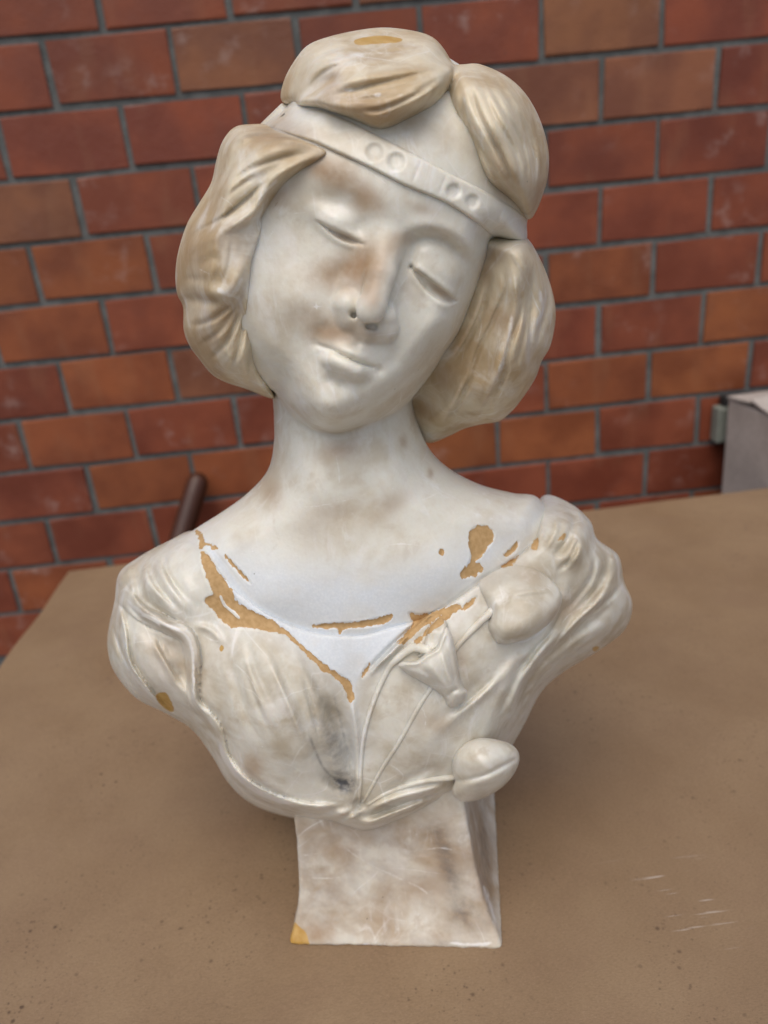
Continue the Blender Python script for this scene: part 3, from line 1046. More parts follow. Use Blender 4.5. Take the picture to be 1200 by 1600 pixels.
# rubbed and chipped ridges, plus highlights painted on lid, nose tip and hair
for l, wd, a in (([(340, 1145), (349, 1179), (371, 1212), (412, 1242), (472, 1261)], 5, .75), ([(182, 905), (187, 924), (221, 957), (259, 976), (289, 991), (300, 1017), (302, 1062), (304, 1096), (326, 1122)], 4, .5),
                 ([(175, 960), (182, 1000), (205, 1050), (245, 1095), (300, 1135)], 4, .45), ([(792, 1005), (830, 998), (866, 966)], 3, .5), ([(712, 1225), (760, 1212), (806, 1186)], 2.5, .4),
                 ([(560, 1242), (566, 1160), (583, 1098), (606, 1046)], 3, .5), ([(780, 1462), (770, 1430), (752, 1370)], 6, .42), ([(690, 1472), (740, 1476), (778, 1472)], 4, .55),
                 ([(565, 1476), (580, 1477)], 3, .7), ([(840, 140), (855, 210), (852, 280)], 3, .35), ([(720, 130), (735, 190), (765, 250)], 5, .4), ([(690, 545), (716, 510)], 3, .3),
                 ([(822, 905), (800, 1000), (770, 1080)], 6, .25), ([(965, 900), (900, 970), (830, 1050)], 6, .3), ([(460, 1010), (490, 1100), (505, 1130)], 8, .3), ([(330, 445), (362, 460), (384, 425)], 7, .45),
                 ([(400, 330), (412, 302), (440, 275)], 5, .4), ([(840, 440), (846, 480), (836, 520)], 5, .45), ([(800, 470), (795, 530), (775, 600)], 6, .4), ([(520, 95), (580, 84), (660, 82)], 7, .3)):
    stroke(P_WORN_GLINT, l, wd, a * 1.45, 0.2)
for l in ([(466, 483), (500, 479), (537, 483)], [(492, 463), (496, 492)], [(556, 516), (590, 524), (640, 514), (668, 498)], [(440, 331), (470, 333), (492, 327)], [(420, 782), (480, 792), (560, 776), (622, 748)],
          [(520, 690), (530, 740), (526, 790)], [(455, 330), (420, 372), (404, 430)], [(300, 980), (340, 1002), (372, 974)], [(345, 1020), (390, 1060), (410, 1110)], [(595, 1185), (630, 1212), (610, 1236)],
          [(455, 1332), (480, 1336), (512, 1330)], [(640, 1332), (690, 1325), (728, 1336)], [(455, 1370), (520, 1372), (560, 1362)], [(330, 300), (362, 320), (366, 345)], [(296, 412), (330, 428), (360, 424)],
          [(560, 250), (600, 285), (640, 300)], [(700, 350), (730, 372), (742, 372)], [(740, 470), (752, 510), (735, 560)], [(790, 600), (776, 630)], [(650, 230), (690, 250), (712, 262)], [(500, 1010), (540, 1080), (545, 1120)],
          [(860, 1000), (890, 960), (930, 940)], [(640, 1080), (665, 1120), (655, 1160)], [(800, 1030), (815, 1045)], [(200, 960), (240, 968), (262, 1000)], [(560, 870), (620, 850), (700, 860)]):
    stroke(P_WORN_GLINT, l, 2.0, 0.64, 0.4)
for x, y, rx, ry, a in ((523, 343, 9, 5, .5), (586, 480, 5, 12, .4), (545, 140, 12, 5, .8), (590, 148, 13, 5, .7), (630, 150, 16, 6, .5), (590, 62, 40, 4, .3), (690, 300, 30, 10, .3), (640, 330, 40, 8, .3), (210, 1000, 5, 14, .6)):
    dab(P_WORN_GLINT, x, y, rx, ry, a)
# slivers of plaster left standing in the filler
for l, wd in (([(342, 926), (352, 946), (366, 958), (378, 970)], 2.6), ([(742, 880), (750, 876), (756, 886)], 2.5)):
    m_ = zmap()
    stroke(m_, l, wd, 1.2, 0.15)
    P_FILL *= np.clip(1 - m_, 0, 1)
CUT = -0.9 * smoothstep(0.38, 0.62, P_FILL) + 0.3 * np.clip(1 - np.abs(P_FILL - 0.30) / 0.14, 0, 1)


# ---------- head
head = Relief(
    [(447, 168), (478, 110), (560, 68), (650, 66), (730, 108), (796, 150), (834, 230), (836, 320), (824, 345), (822, 378), (798, 384), (772, 376),
     (766, 400), (753, 438), (736, 480), (717, 521), (697, 549), (672, 587), (634, 632), (597, 657), (557, 673), (527, 680),
     (495, 676), (466, 659), (445, 636), (426, 610), (385, 585), (340, 530), (325, 460), (330, 400), (355, 320), (385, 250), (409, 200)],
    [(640, 150, 462), (660, 215, 447), (560, 170, 460), (740, 200, 456), (790, 300, 462),
     (615, 285, 437), (520, 265, 443), (455, 290, 448), (700, 325, 440), (745, 365, 447),
     (602, 385, 438), (520, 345, 444), (672, 425, 446), (470, 350, 448), (740, 425, 451),
     (465, 470, 440), (405, 460, 446), (500, 430, 441), (700, 500, 443), (640, 490, 441), (415, 540, 447), (400, 390, 449),
     (560, 545, 433), (500, 535, 438), (600, 580, 438), (515, 640, 432), (475, 610, 438), (575, 635, 436),
     (440, 590, 447), (650, 580, 444), (360, 480, 450)],
    570,
    [(515, 670, 19), (450, 630, 22), (600, 645, 20), (660, 590, 19), (710, 530, 18), (750, 430, 18), (766, 390, 18), (340, 450, 22), (640, 70, 45), (830, 250, 40), (440, 150, 24), (400, 560, 24), (800, 370, 20)],
    0.35)
H = head.H
# eye sockets and brows
dab(H, 524, 318, 44, 16, -1.6, 22)
dab(H, 563, 356, 22, 16, -3.2, 30)
stroke(H, [(505, 300), (530, 304), (556, 318), (580, 342)], 15, -1.0, 0.5)
dab(H, 640, 400, 13, 24, -4.6, 16)
stroke(H, [(630, 412), (636, 388), (656, 374), (684, 374), (710, 390), (732, 418), (738, 440)], [11, 12, 12, 12, 12], -5.0, 0.35)
stroke(H, [(622, 378), (644, 355), (680, 354), (714, 370), (744, 400)], 13, 1.8, 0.4)
dab(H, 744, 395, 16, 26, 1.6, -20)
# eyeball bulges
dab(H, 524, 344, 36, 17, 5.0, 26)
dab(H, 680, 425, 34, 22, 5.6, 38)


def eye(lash, low, depth):
    stroke(H, np.array(lash) - [0, 5], 6, 1.5, 0.2)                      # lid rim
    lens = np.concatenate([spline(lash, 8), spline(low, 8)[::-1]])
    w, gx, gy = window(lens, 8)
    d, _, _ = seg_dist(gx, gy, np.concatenate([lens, lens[:1]]))
    d[inside(gx, gy, lens)] *= -1
    H[w] += (-depth * smoothstep(1.0, -3.0, d)).astype(np.float32)
    stroke(H, [(x, y + 1.0) for x, y in lash], 2.4, -1.1, 0.15)
    stroke(H, [(x, y + 5) for x, y in low], 5, 1.1, 0.3)   # lower lid


eye([(488, 341), (508, 353), (527, 362), (548, 371), (569, 381)], [(496, 347), (512, 361), (532, 374), (552, 381), (569, 383)], 2.3)
eye([(641, 416), (656, 426), (672, 438), (690, 451), (707, 464), (716, 470)], [(641, 418), (650, 434), (664, 452), (684, 468), (700, 475), (714, 472)], 2.6)
dab(H, 642, 417, 3.5, 3.5, -3.0)
dab(H, 568, 382, 4, 3, -1.6)
# under-eye, cheeks, smile lines
stroke(H, [(640, 440), (660, 468), (690, 488)], 9, 0.8, 0.4)
dab(H, 540, 425, 26, 18, -1.6, -40)
dab(H, 465, 470, 45, 45, 1.6)
dab(H, 688, 515, 26, 36, 1.2, 30)
stroke(H, [(518, 500), (500, 518), (486, 536)], 12, -1.2, 0.4)
stroke(H, [(612, 532), (617, 556), (607, 580)], 12, -1.4, 0.4)
# mouth
dab(H, 543, 556, 48, 26, 3.0, 26)
stroke(H, [(566, 526), (558, 538), (552, 548)], 7, -1.2, 0.3)          # philtrum
stroke(H, [(508, 538), (522, 540), (540, 547), (556, 554), (570, 562), (584, 573)], 7, [0.0, 1.4, 2.4, 2.0, 0.4], 0.35)   # upper lip
stroke(H, [(500, 549), (515, 562), (535, 573), (554, 581), (570, 582), (582, 577)], [10, 14, 16, 14, 10], [1.8, 3.8, 4.2, 4.0, 1.8], 0.2)   # lower lip
stroke(H, [(499, 549), (515, 562), (535, 574), (554, 582), (570, 583), (582, 578)], [7, 10, 11, 10, 7], [1.2, 2.2, 2.5, 2.3, 1.2], 0.22, 'round')
stroke(H, [(494, 535), (500, 540), (515, 545), (537, 556), (553, 564), (570, 570), (589, 576)], 3.0, [-1.4, -2.2, -2.8, -2.8, -2.8, -2.0], 0.08)
stroke(H, [(506, 582), (525, 597), (550, 606)], 11, -2.6, 0.35)
dab(H, 508, 650, 46, 24, 2.4, 20)
dab(H, 493, 537, 7, 7, -1.4)
dab(H, 592, 578, 7, 7, -2.0)
dab(H, 607, 590, 12, 12, 0.8)
# nose as solids
nose = [('c', V(608, 366, 447.), V(595, 430, 431.), 8.5, 7.6),
        ('c', V(595, 430, 431.), V(584, 472, 424.), 7.6, 7.4),
        ('s', V(578, 484, 423.), 8.0),
        ('c', V(544, 475, 435.), V(548, 492, 436.), 6.8, 6.4),
        ('c', V(548, 495, 437.), V(576, 514, 435.), 5.6, 5.2),
        ('c', V(576, 514, 435.), V(601, 514, 437.), 5.2, 5.6),
        ('c', V(602, 495, 435.), V(602, 512, 437.), 6.0, 6.0)]
nose_flank = (V(598, 380, 451.), V(575, 450, 446.), 11.0, 12.0)
nostril = [(V(549, 489, 420.), V(553, 493, 434.), 1.8), (V(576, 510, 418.), V(576, 510, 432.), 1.7), (V(585, 511, 418.), V(585, 511, 432.), 1.8)]

# ---------- neck, shoulders and chest
body = Relief(
    [(440, 560), (427, 606), (428, 650), (428, 692), (418, 735), (385, 772), (342, 803), (300, 830), (255, 868), (250, 980), (400, 1030), (560, 1040),
     (780, 980), (870, 860), (845, 782), (800, 770), (750, 757), (705, 734), (674, 706), (656, 670), (646, 630), (640, 560)],
    [(535, 600, 484), (535, 660, 479), (525, 720, 470), (545, 790, 464), (610, 680, 478), (460, 680, 483), (600, 780, 466), (480, 800, 467),
     (560, 860, 457), (560, 930, 449), (555, 1010, 446), (350, 850, 478), (770, 830, 474), (420, 830, 472), (690, 790, 470),
     (420, 930, 456), (700, 890, 452), (300, 900, 480), (830, 860, 478), (450, 1010, 456), (670, 1000, 454)],
    590,
    [(430, 640, 38), (650, 650, 38), (420, 740, 38), (690, 730, 38), (330, 810, 26), (800, 770, 26), (300, 900, 25), (850, 850, 25), (560, 1080, 20)],
    0.42)
H = body.H
stroke(H, [(452, 690), (480, 740), (515, 790), (535, 810)], 22, 2.0, 0.4)      # neck tendon
stroke(H, [(640, 700), (610, 750), (580, 800)], 22, 1.6, 0.4)
dab(H, 548, 806, 24, 18, -0.8)
stroke(H, [(560, 822), (620, 806), (690, 790), (750, 782)], 18, 0.7, 0.4)
stroke(H, [(530, 822), (470, 815), (410, 812), (360, 822)], 18, 0.6, 0.4)

body.H += CUT
head.bake()
body.bake()


def f_figure(P):
    px, py = project(P)
    fh = head.f(P, px, py)
    m = (np.abs(px - 585) < 90) & (np.abs(py - 440) < 130) & (P[:, 1] < 470)
    if m.any():
        Q = P[m]
        n = None
        for pr in nose:
            d = ball(Q, pr[1], pr[2]) if pr[0] == 's' else cone(Q, *pr[1:])
            n = d if n is None else smin(n, d, 3.0)
        v = smin(smin(fh[m], cone(Q, *nose_flank), 9.0), n, 3.5)
        for a, b, r in nostril:
            v = smax(v, -cone(Q, a, b, r, r * 0.9), 2.2)
        fh = fh.copy()
        fh[m] = v
    fb = body.f(P, px, py)
    return smin(fh, fb, 2.6)


# ---------- dress
chest_front = body.surface()
crease = [(306, 832), (345, 872), (385, 922), (430, 957), (490, 979), (560, 986), (610, 972), (650, 960), (700, 936), (760, 890), (826, 842), (845, 782)]
cs = spline(crease, 4)
cd = sample(chest_front, cs[:, 0], cs[:, 1])
dress = Relief(
    [(306, 830), (262, 846), (216, 871), (186, 896), (179, 940), (171, 975), (168, 1010), (178, 1048), (212, 1090), (258, 1114), (300, 1140), (332, 1182),
     (356, 1222), (390, 1254), (440, 1274), (520, 1289), (572, 1303), (620, 1291), (690, 1262), (735, 1238), (775, 1205), (800, 1165), (820, 1130),
     (845, 1082), (880, 1050), (930, 1020), (975, 985), (988, 945), (975, 908), (966, 868), (933, 842), (922, 814), (890, 786), (846, 776),
     (826, 840), (760, 889), (700, 935), (650, 959), (610, 971), (560, 985), (490, 978), (430, 956), (385, 921), (345, 871)],
    [(x, y, d - 1.2) for (x, y), d in zip(cs, cd)] +
    [(230, 980, 470), (195, 970, 482), (260, 900, 482), (300, 1060, 452), (350, 960, 462),
     (430, 1110, 420), (390, 1020, 440), (350, 1130, 436), (500, 1040, 436), (480, 1180, 420), (555, 1070, 434), (560, 1180, 430), (560, 1270, 428),
     (680, 1080, 424), (640, 1180, 422), (700, 1170, 424), (880, 900, 468), (950, 930, 486), (800, 1000, 442), (760, 1120, 434), (850, 1030, 458),
     (420, 1230, 432), (720, 1230, 440), (900, 830, 480)],
    600,
    [(306, 840, 8), (560, 985, 5), (430, 957, 5), (700, 935, 5), (826, 842, 6), (200, 900, 26), (175, 1000, 28), (300, 1140, 26), (400, 1250, 20), (480, 1285, 12), (570, 1300, 9),
     (640, 1285, 12), (700, 1260, 18), (820, 1130, 26), (950, 1000, 28), (970, 880, 24), (900, 790, 18)],
    0.44)
dress.bake()

# ---------- hair
hair_top = Relief(
    [(440, 158), (444, 125), (462, 92), (482, 70), (515, 57), (560, 47), (600, 43), (640, 47), (672, 56), (692, 74), (708, 104), (704, 120),
     (660, 130), (560, 150), (500, 172), (470, 168)],
    [(600, 110, 451), (530, 118, 454), (650, 100, 455), (520, 130, 460), (600, 75, 468), (470, 120, 474), (700, 110, 458), (560, 150, 458)], 565,
    [(440, 140, 30), (600, 45, 34), (700, 100, 16), (600, 150, 8), (480, 165, 5)], 0.36)
hair_front = Relief(
    [(708, 103), (703, 134), (686, 160), (662, 180), (634, 197), (612, 208), (590, 210), (560, 197), (525, 182), (492, 170), (466, 164), (468, 152), (486, 142), (506, 130), (539, 113), (591, 98), (653, 90)],
    [(600, 155, 437), (655, 135, 439), (545, 150, 443), (510, 155, 447), (465, 158, 462), (690, 115, 451), (600, 110, 446), (560, 180, 440)], 530,
    [(708, 104, 8), (620, 200, 18), (560, 195, 10), (470, 160, 4), (500, 172, 5), (500, 140, 5), (580, 105, 7), (520, 122, 6)], 0.36)
hair_right_top = Relief(
    [(707, 106), (730, 100), (752, 101), (790, 118), (820, 145), (843, 185), (857, 235), (856, 275), (848, 305), (838, 330), (825, 343), (800, 326),
     (772, 308), (750, 288), (735, 245), (712, 200), (695, 165), (694, 140)],
    [(770, 200, 436), (800, 270, 440), (740, 140, 450), (830, 220, 452), (715, 130, 456), (820, 325, 455), (725, 190, 446), (770, 285, 446)], 560,
    [(707, 106, 10), (760, 100, 28), (850, 220, 34), (825, 340, 16), (750, 280, 14), (700, 170, 14)], 0.36)
hsurf = head.surface()
edge_l = [(505, 247), (486, 267), (462, 292), (444, 319), (428, 340), (416, 365), (405, 396), (399, 420), (397, 445), (397, 490), (402, 535), (411, 570), (422, 600)]
edge_y = [float(sample(hsurf, np.array([float(x)]), np.array([float(y)]))[0]) for x, y in edge_l]
hair_left = Relief(
    [(520, 238), (480, 215), (425, 196), (392, 194), (366, 199), (348, 220), (338, 250), (330, 285), (312, 316), (292, 350), (278, 395), (274, 430),
     (277, 460), (286, 480), (287, 515), (296, 540), (312, 562), (330, 584), (352, 597), (385, 608), (426, 623), (424, 606), (411, 570), (402, 535),
     (397, 490), (397, 445), (405, 396), (420, 350), (444, 319), (486, 267)],
    [(x - 1, y, d - 1.6) for (x, y), d in zip(edge_l, edge_y)] +
    [(440, 255, 442), (400, 300, 442), (360, 360, 442), (365, 440, 442), (325, 430, 446), (360, 540, 454), (390, 580, 458), (350, 250, 456), (485, 228, float(sample(hsurf, np.array([485.]), np.array([228.]))[0]) - 4.5), (300, 450, 462)], 585,
    [(520, 238, 3), (366, 199, 18), (290, 350, 32), (275, 440, 32), (300, 550, 30), (380, 605, 20), (420, 600, 3), (397, 520, 3), (397, 450, 3), (412, 370, 3), (430, 330, 3), (480, 265, 3)], 0.36)
hair_right = Relief(
    [(745, 356), (775, 360), (800, 364), (823, 372), (838, 393), (855, 430), (866, 468), (868, 500), (860, 540), (846, 565), (836, 592), (812, 628), (797, 645),
     (780, 658), (752, 663), (725, 670), (700, 682), (668, 692), (645, 672), (618, 630), (628, 590), (665, 540), (690, 500), (708, 460), (724, 420), (730, 390)],
    [(800, 450, 462), (812, 540, 462), (760, 580, 476), (700, 640, 500), (740, 490, 484), (842, 480, 468), (790, 390, 466), (740, 600, 480), (690, 575, 499), (660, 640, 522), (640, 600, 524),
     (765, 395, 480), (745, 450, 486), (718, 530, 490), (665, 680, 522)], 600,
    [(800, 376, 12), (866, 480, 34), (800, 640, 30), (730, 668, 22), (680, 688, 14), (640, 640, 6), (690, 500, 6), (730, 400, 6)], 0.36)


def strands(H, lines, width, depth, off=None):
    """carved grooves with a softer swell beside each"""
    for i, l in enumerate(lines):
        k = 0.75 + 0.5 * rng.random()
        stroke(H, l, width * 0.55, -depth * k, 0.3)
        sh = np.asarray(l, float).copy()
        d = sh[-1] - sh[0]
        nrm = np.array([-d[1], d[0]]) / (np.hypot(*d) + 1e-9)
        stroke(H, sh + nrm * width * 1.1, width, depth * 0.55 * k, 0.4)


def between(l1, l2, n):
    a, b = spline(l1, 6), spline(l2, 6)
    m = 12
    ra = a[np.linspace(0, len(a) - 1, m).astype(int)]
    rb = b[np.linspace(0, len(b) - 1, m).astype(int)]
    return [ra * (1 - t) + rb * t + rng.normal(0, 1.2, (1, 2)) for t in np.linspace(0, 1, n + 2)[1:-1]]


H = hair_top.H
a1 = [(464, 159), (467, 138), (487, 107), (529, 87), (580, 74), (642, 71), (702, 98)]
a0 = [(490, 160), (503, 133), (539, 113), (591, 97), (653, 89), (704, 100)]
a2 = [(443, 149), (454, 113), (482, 82), (518, 64), (600, 52), (680, 66)]
strands(H, [a1, a2] + between(a1, a2, 1), 8, 1.5)
strands(H, between(a0, a1, 1), 9, 1.2)
H = hair_front.H
strands(H, [[(704, 110), (653, 146), (591, 172), (540, 170)], [(700, 128), (663, 166), (611, 195)], [(700, 105), (640, 120), (570, 135), (520, 150)]], 9, 1.3)
strands(H, [[(700, 118), (656, 136), (600, 152), (530, 158)], [(704, 122), (668, 152), (632, 178), (600, 190)]], 6, 0.7)
dab(H, 655, 140, 40, 16, 2.0, -30)
dab(H, 560, 140, 30, 12, -1.5, -20)
H = hair_right_top.H
b1 = [(718, 118), (728, 185), (760, 247), (806, 325)]
b2 = [(741, 107), (770, 175), (808, 247), (823, 325)]
b3 = [(756, 105), (797, 159), (834, 237), (829, 322)]
b4 = [(777, 113), (823, 170), (849, 237), (842, 312)]
strands(H, [b1, b2, b3, b4] + between(b1, b2, 1) + between(b2, b3, 1), 9, 1.7)
stroke(H, [(722, 112), (720, 170), (745, 240), (780, 300)], 12, 1.8, 0.3)
H = hair_left.H
stroke(H, [(440, 200), (392, 203), (362, 222), (345, 262)], 10, 2.6, 0.3)
stroke(H, [(478, 213), (442, 208), (400, 216), (370, 243), (349, 273), (325, 300)], 8, -2.3, 0.3)
stroke(H, [(470, 226), (430, 220), (395, 232), (366, 262), (345, 292)], 6, -1.2, 0.3)
stroke(H, [(480, 232), (430, 236), (394, 255), (360, 290), (325, 335)], 18, 3.0, 0.3)
stroke(H, [(292, 374), (320, 355), (345, 341), (376, 315), (406, 291), (430, 276)], 7, -1.8, 0.35, 'left')
stroke(H, [(330, 368), (370, 348), (400, 327), (412, 300), (436, 273), (478, 252), (514, 238)], 9, 2.8, 0.25)
stroke(H, [(395, 375), (406, 350), (420, 322), (442, 294), (472, 270), (505, 244)], 11, -3.6, 0.25)
stroke(H, [(416, 356), (400, 400), (393, 450), (393, 500), (404, 560), (418, 600)], 3.5, 0.7, 0.2)
stroke(H, [(402, 380), (384, 430), (377, 490), (388, 560)], 13, -2.4, 0.3)
stroke(H, [(345, 395), (318, 410), (300, 420)], 10, -1.6, 0.4)
stroke(H, [(286, 432), (325, 457), (358, 455), (380, 425), (396, 380)], 14, 3.6, 0.3)
stroke(H, [(276, 462), (310, 470), (350, 474)], 8, -2.6, 0.4)
strands(H, [[(372, 462), (349, 486), (319, 504), (287, 508)], [(376, 468), (349, 510), (306, 545)], [(379, 474), (358, 525), (322, 570)],
            [(385, 480), (374, 540), (352, 594)], [(390, 500), (390, 560), (390, 606)]], 9, 2.0)
stroke(H, [(362, 222), (400, 214), (450, 218)], 4, 1.0, 0.3)
stroke(H, [(345, 300), (385, 268), (440, 246), (490, 240)], 5, -1.2, 0.3)
stroke(H, [(335, 322), (375, 290), (410, 268)], 5, -0.9, 0.3)
stroke(H, [(300, 350), (322, 325), (345, 300)], 6, -1.0, 0.3)
stroke(H, [(285, 400), (310, 380), (350, 362)], 9, 1.4, 0.4)
stroke(H, [(280, 440), (300, 436), (330, 440)], 6, -0.9, 0.4)
H = hair_right.H
c = [[(814, 387), (830, 422), (830, 480), (828, 550), (832, 585)], [(838, 398), (853, 433), (856, 471), (844, 517), (837, 560)],
     [(797, 394), (811, 438), (814, 485), (797, 538), (779, 608), (758, 655)], [(783, 410), (788, 452), (769, 503), (746, 550), (728, 610)],
     [(769, 417), (760, 457), (751, 489), (727, 538), (694, 585)], [(800, 560), (780, 600), (740, 660)], [(740, 580), (715, 630), (690, 670)],
     [(806, 400), (822, 450), (820, 520), (800, 590)]]
strands(H, c, 8, 2.0)
stroke(H, [(842, 420), (845, 470), (834, 530)], 9, 2.4, 0.4)
stroke(H, [(793, 520), (770, 590), (750, 650)], 12, 2.2, 0.4)
stroke(H, [(690, 600), (700, 640), (740, 655)], 12, -1.6, 0.4)
hairs = [hair_top, hair_front, hair_right_top, hair_left, hair_right]
for r in hairs:
    r.H *= 1.5


def fine(H, l1, l2, n, w=3.2, d=0.55):
    for l in between(l1, l2, n):
        stroke(H, l, w * (0.7 + 0.6 * rng.random()), -d * (0.5 + rng.random()), 0.3)


fine(hair_top.H, a2, a1, 4)
fine(hair_top.H, a1, a0, 3)
fine(hair_front.H, [(704, 106), (640, 112), (575, 125), (500, 150)], [(704, 112), (653, 148), (600, 168), (520, 170)], 4)
fine(hair_front.H, [(704, 114), (660, 150), (605, 175), (560, 180)], [(700, 130), (672, 166), (630, 194), (605, 203)], 3)
fine(hair_right_top.H, b1, b2, 3)
fine(hair_right_top.H, b2, b3, 3)
fine(hair_right_top.H, b3, b4, 2)
fine(hair_right_top.H, [(706, 125), (712, 185), (748, 262), (795, 320)], b1, 2)
fine(hair_left.H, [(480, 216), (430, 212), (372, 246), (325, 310)], [(480, 236), (430, 244), (380, 275), (320, 345)], 5)
fine(hair_left.H, [(300, 368), (345, 338), (400, 295), (440, 262)], [(340, 372), (380, 345), (410, 310), (445, 275)], 3)
fine(hair_left.H, [(290, 380), (283, 430), (300, 452)], [(380, 360), (370, 420), (345, 452)], 5, 4, 0.5)
fine(hair_left.H, [(372, 468), (330, 490), (288, 500)], [(386, 490), (370, 550), (340, 590)], 6, 3.5, 0.6)
fine(hair_left.H, [(388, 490), (378, 550), (352, 594)], [(394, 520), (402, 570), (412, 612)], 3, 3.5, 0.5)
fine(hair_right.H, c[4], c[3], 3)
fine(hair_right.H, c[3], c[2], 3)
fine(hair_right.H, c[2], c[0], 4)
fine(hair_right.H, c[0], c[1], 3)
fine(hair_right.H, c[1], [(852, 405), (864, 445), (866, 490), (856, 540)], 2)
fine(hair_right.H, [(700, 585), (690, 630), (680, 665)], [(775, 600), (760, 635), (735, 660)], 4)

# ---------- headband
hs = head.surface()
up = [(440, 161), (487, 167), (529, 180), (596, 213), (653, 242), (704, 270), (756, 296), (800, 322), (824, 340)]
lo_ = [(822, 381), (800, 376), (769, 369), (746, 350), (694, 317), (632, 291), (570, 260), (518, 237), (482, 221), (403, 197)]
band = Relief(np.concatenate([spline(up, 6), spline(lo_, 6)]), hs - 3.2, hs + 14, [(420, 178, 7), (470, 195, 2.2), (600, 240, 2.2), (770, 340, 2.2)], 0.36, soften=0, nosplines=True)
H = band.H
for x, y, r in ((585, 237, 14), (619, 252, 14), (709, 299, 12), (738, 315, 11)):
    dab(H, x, y, r * 0.9, r * 0.95, -1.9, 0, 2.5)
    ring = [(x + r * 1.15 * math.cos(t), y + r * 1.15 * math.sin(t)) for t in np.linspace(0, 6.283, 13)]
    stroke(H, ring, 4.5, 0.22, 0)
for x, y in ((650, 266), (690, 287), (778, 342)):
    stroke(H, [(x + 9, y - 18), (x - 6, y + 20)], 1.8, -0.4, 0.1)
for x, y, r in ((530, 205, 17), (500, 192, 9), (776, 336, 10)):
    dab(H, x, y, r, r, -0.8, 0, 1.5)
for l in (up[1:], lo_[:-1]):
    stroke(H, l, 3.0, 0.5, 0.05)

# ---------- dress folds
H = dress.H
stroke(H, [(182, 905), (187, 924), (221, 957), (259, 976), (289, 991), (300, 1017), (302, 1062), (304, 1096), (326, 1122), (341, 1145), (349, 1179), (371, 1212), (412, 1242), (472, 1261), (540, 1262)],
       [9, 9, 8, 6, 6, 6, 5], [3.5, 4.5, 4.5, 3.2, 3, 3, 2], 0.08, 'round')
stroke(H, [(200, 950), (240, 990), (280, 1020), (286, 1070), (300, 1110)], 16, -4.5, 0.3)
stroke(H, [(180, 927), (195, 980), (202, 1032), (229, 1074), (259, 1107), (300, 1134)], 8, 3.6, 0.2, 'left')
stroke(H, [(188, 990), (192, 1040), (215, 1078), (245, 1105)], 7, -2.2, 0.3)
stroke(H, [(236, 980), (244, 1010), (274, 1062), (307, 1111)], 6, 1.4, 0.3)
stroke(H, [(258, 1000), (268, 1030), (290, 1075)], 7, -1.2, 0.3)
stroke(H, [(225, 868), (215, 905), (225, 935), (259, 961), (292, 984)], 8, -4.0, 0.25)
stroke(H, [(212, 878), (192, 898), (184, 922)], 7, 2.5, 0.3)
stroke(H, [(249, 862), (247, 882), (259, 909), (281, 939), (304, 969)], 9, 2.4, 0.3)
stroke(H, [(230, 872), (228, 900), (245, 925), (275, 950)], 7, 2.0, 0.3)
stroke(H, [(274, 878), (311, 950)], 9, 1.0, 0.4)
stroke(H, [(330, 1100), (360, 1160), (400, 1215)], 14, -1.6, 0.4)
for l in ([(365, 985), (395, 1070), (440, 1150)], [(400, 1000), (440, 1080), (480, 1160)], [(450, 1010), (490, 1090), (515, 1150)], [(340, 1010), (365, 1100), (400, 1180)]):
    stroke(H, l, 12, 1.0, 0.4)
    stroke(H, np.array(l) + [14, -2], 7, -0.8, 0.4)
stroke(H, [(505, 1085), (535, 1140), (548, 1190), (552, 1235)], 13, -3.6, 0.3)
stroke(H, [(480, 1150), (510, 1200), (540, 1235)], 12, -2.6, 0.4)
dab(H, 525, 1222, 22, 12, -4.0, 20)
stroke(H, [(548, 1085), (556, 1140), (558, 1200), (560, 1250)], 5, 1.2, 0.2)
# rolled collar edge on the right
stroke(H, [(812, 858), (750, 898), (700, 937), (658, 977), (604, 1027), (571, 1060)], 4.5, 1.6, 0.1)
stroke(H, [(808, 852), (745, 893), (695, 932), (652, 972), (600, 1020), (566, 1060)], 3, -1.2, 0.1)
stroke(H, [(846, 784), (838, 820), (832, 850)], 5, -1.4, 0.2)
stroke(H, [(856, 784), (848, 820), (842, 850)], 6, 1.0, 0.2)
for l, w_, a_ in (([(842, 792), (836, 825), (822, 850), (792, 873), (742, 903), (692, 938), (655, 964)], 3.2, 0.9), ([(836, 800), (828, 838), (800, 862), (760, 886)], 2.2, -0.9),
                  ([(830, 852), (790, 880), (745, 909), (700, 943), (662, 974), (620, 1012)], 2.4, -1.0), ([(640, 992), (612, 1018), (586, 1044)], 2.4, 0.9), ([(806, 856), (796, 870)], 3, -0.8), ([(720, 915), (708, 930)], 3, -0.7)):
    stroke(H, l, w_, a_, 0.1)
# right sleeve
stroke(H, [(876, 784), (896, 807), (889, 840), (862, 877)], 7, -3.2, 0.25)
stroke(H, [(921, 815), (908, 857), (883, 890)], 11, 3.4, 0.3)
stroke(H, [(938, 846), (948, 877), (930, 925), (890, 962)], 8, -3.8, 0.3)
stroke(H, [(971, 877), (958, 907), (933, 940), (900, 973), (858, 1015), (817, 1057), (800, 1098), (792, 1140)], 10, 4.0, 0.2)
stroke(H, [(968, 930), (935, 962), (890, 995), (850, 1030), (825, 1070), (808, 1120)], 8, -3.2, 0.25)
stroke(H, [(983, 945), (950, 976), (908, 1000), (862, 1035), (836, 1065), (815, 1107)], 9, 2.2, 0.3)
stroke(H, [(896, 880), (880, 930), (846, 1011), (808, 1032), (787, 1073), (767, 1115)], 10, 2.4, 0.3)
stroke(H, [(850, 1000), (820, 1040), (800, 1075), (780, 1120)], 6, -1.8, 0.3)
stroke(H, [(800, 1015), (795, 1040), (767, 1073), (717, 1115), (687, 1148)], 9, 1.8, 0.3)
stroke(H, [(770, 1040), (730, 1090), (670, 1140)], 11, -1.2, 0.4)
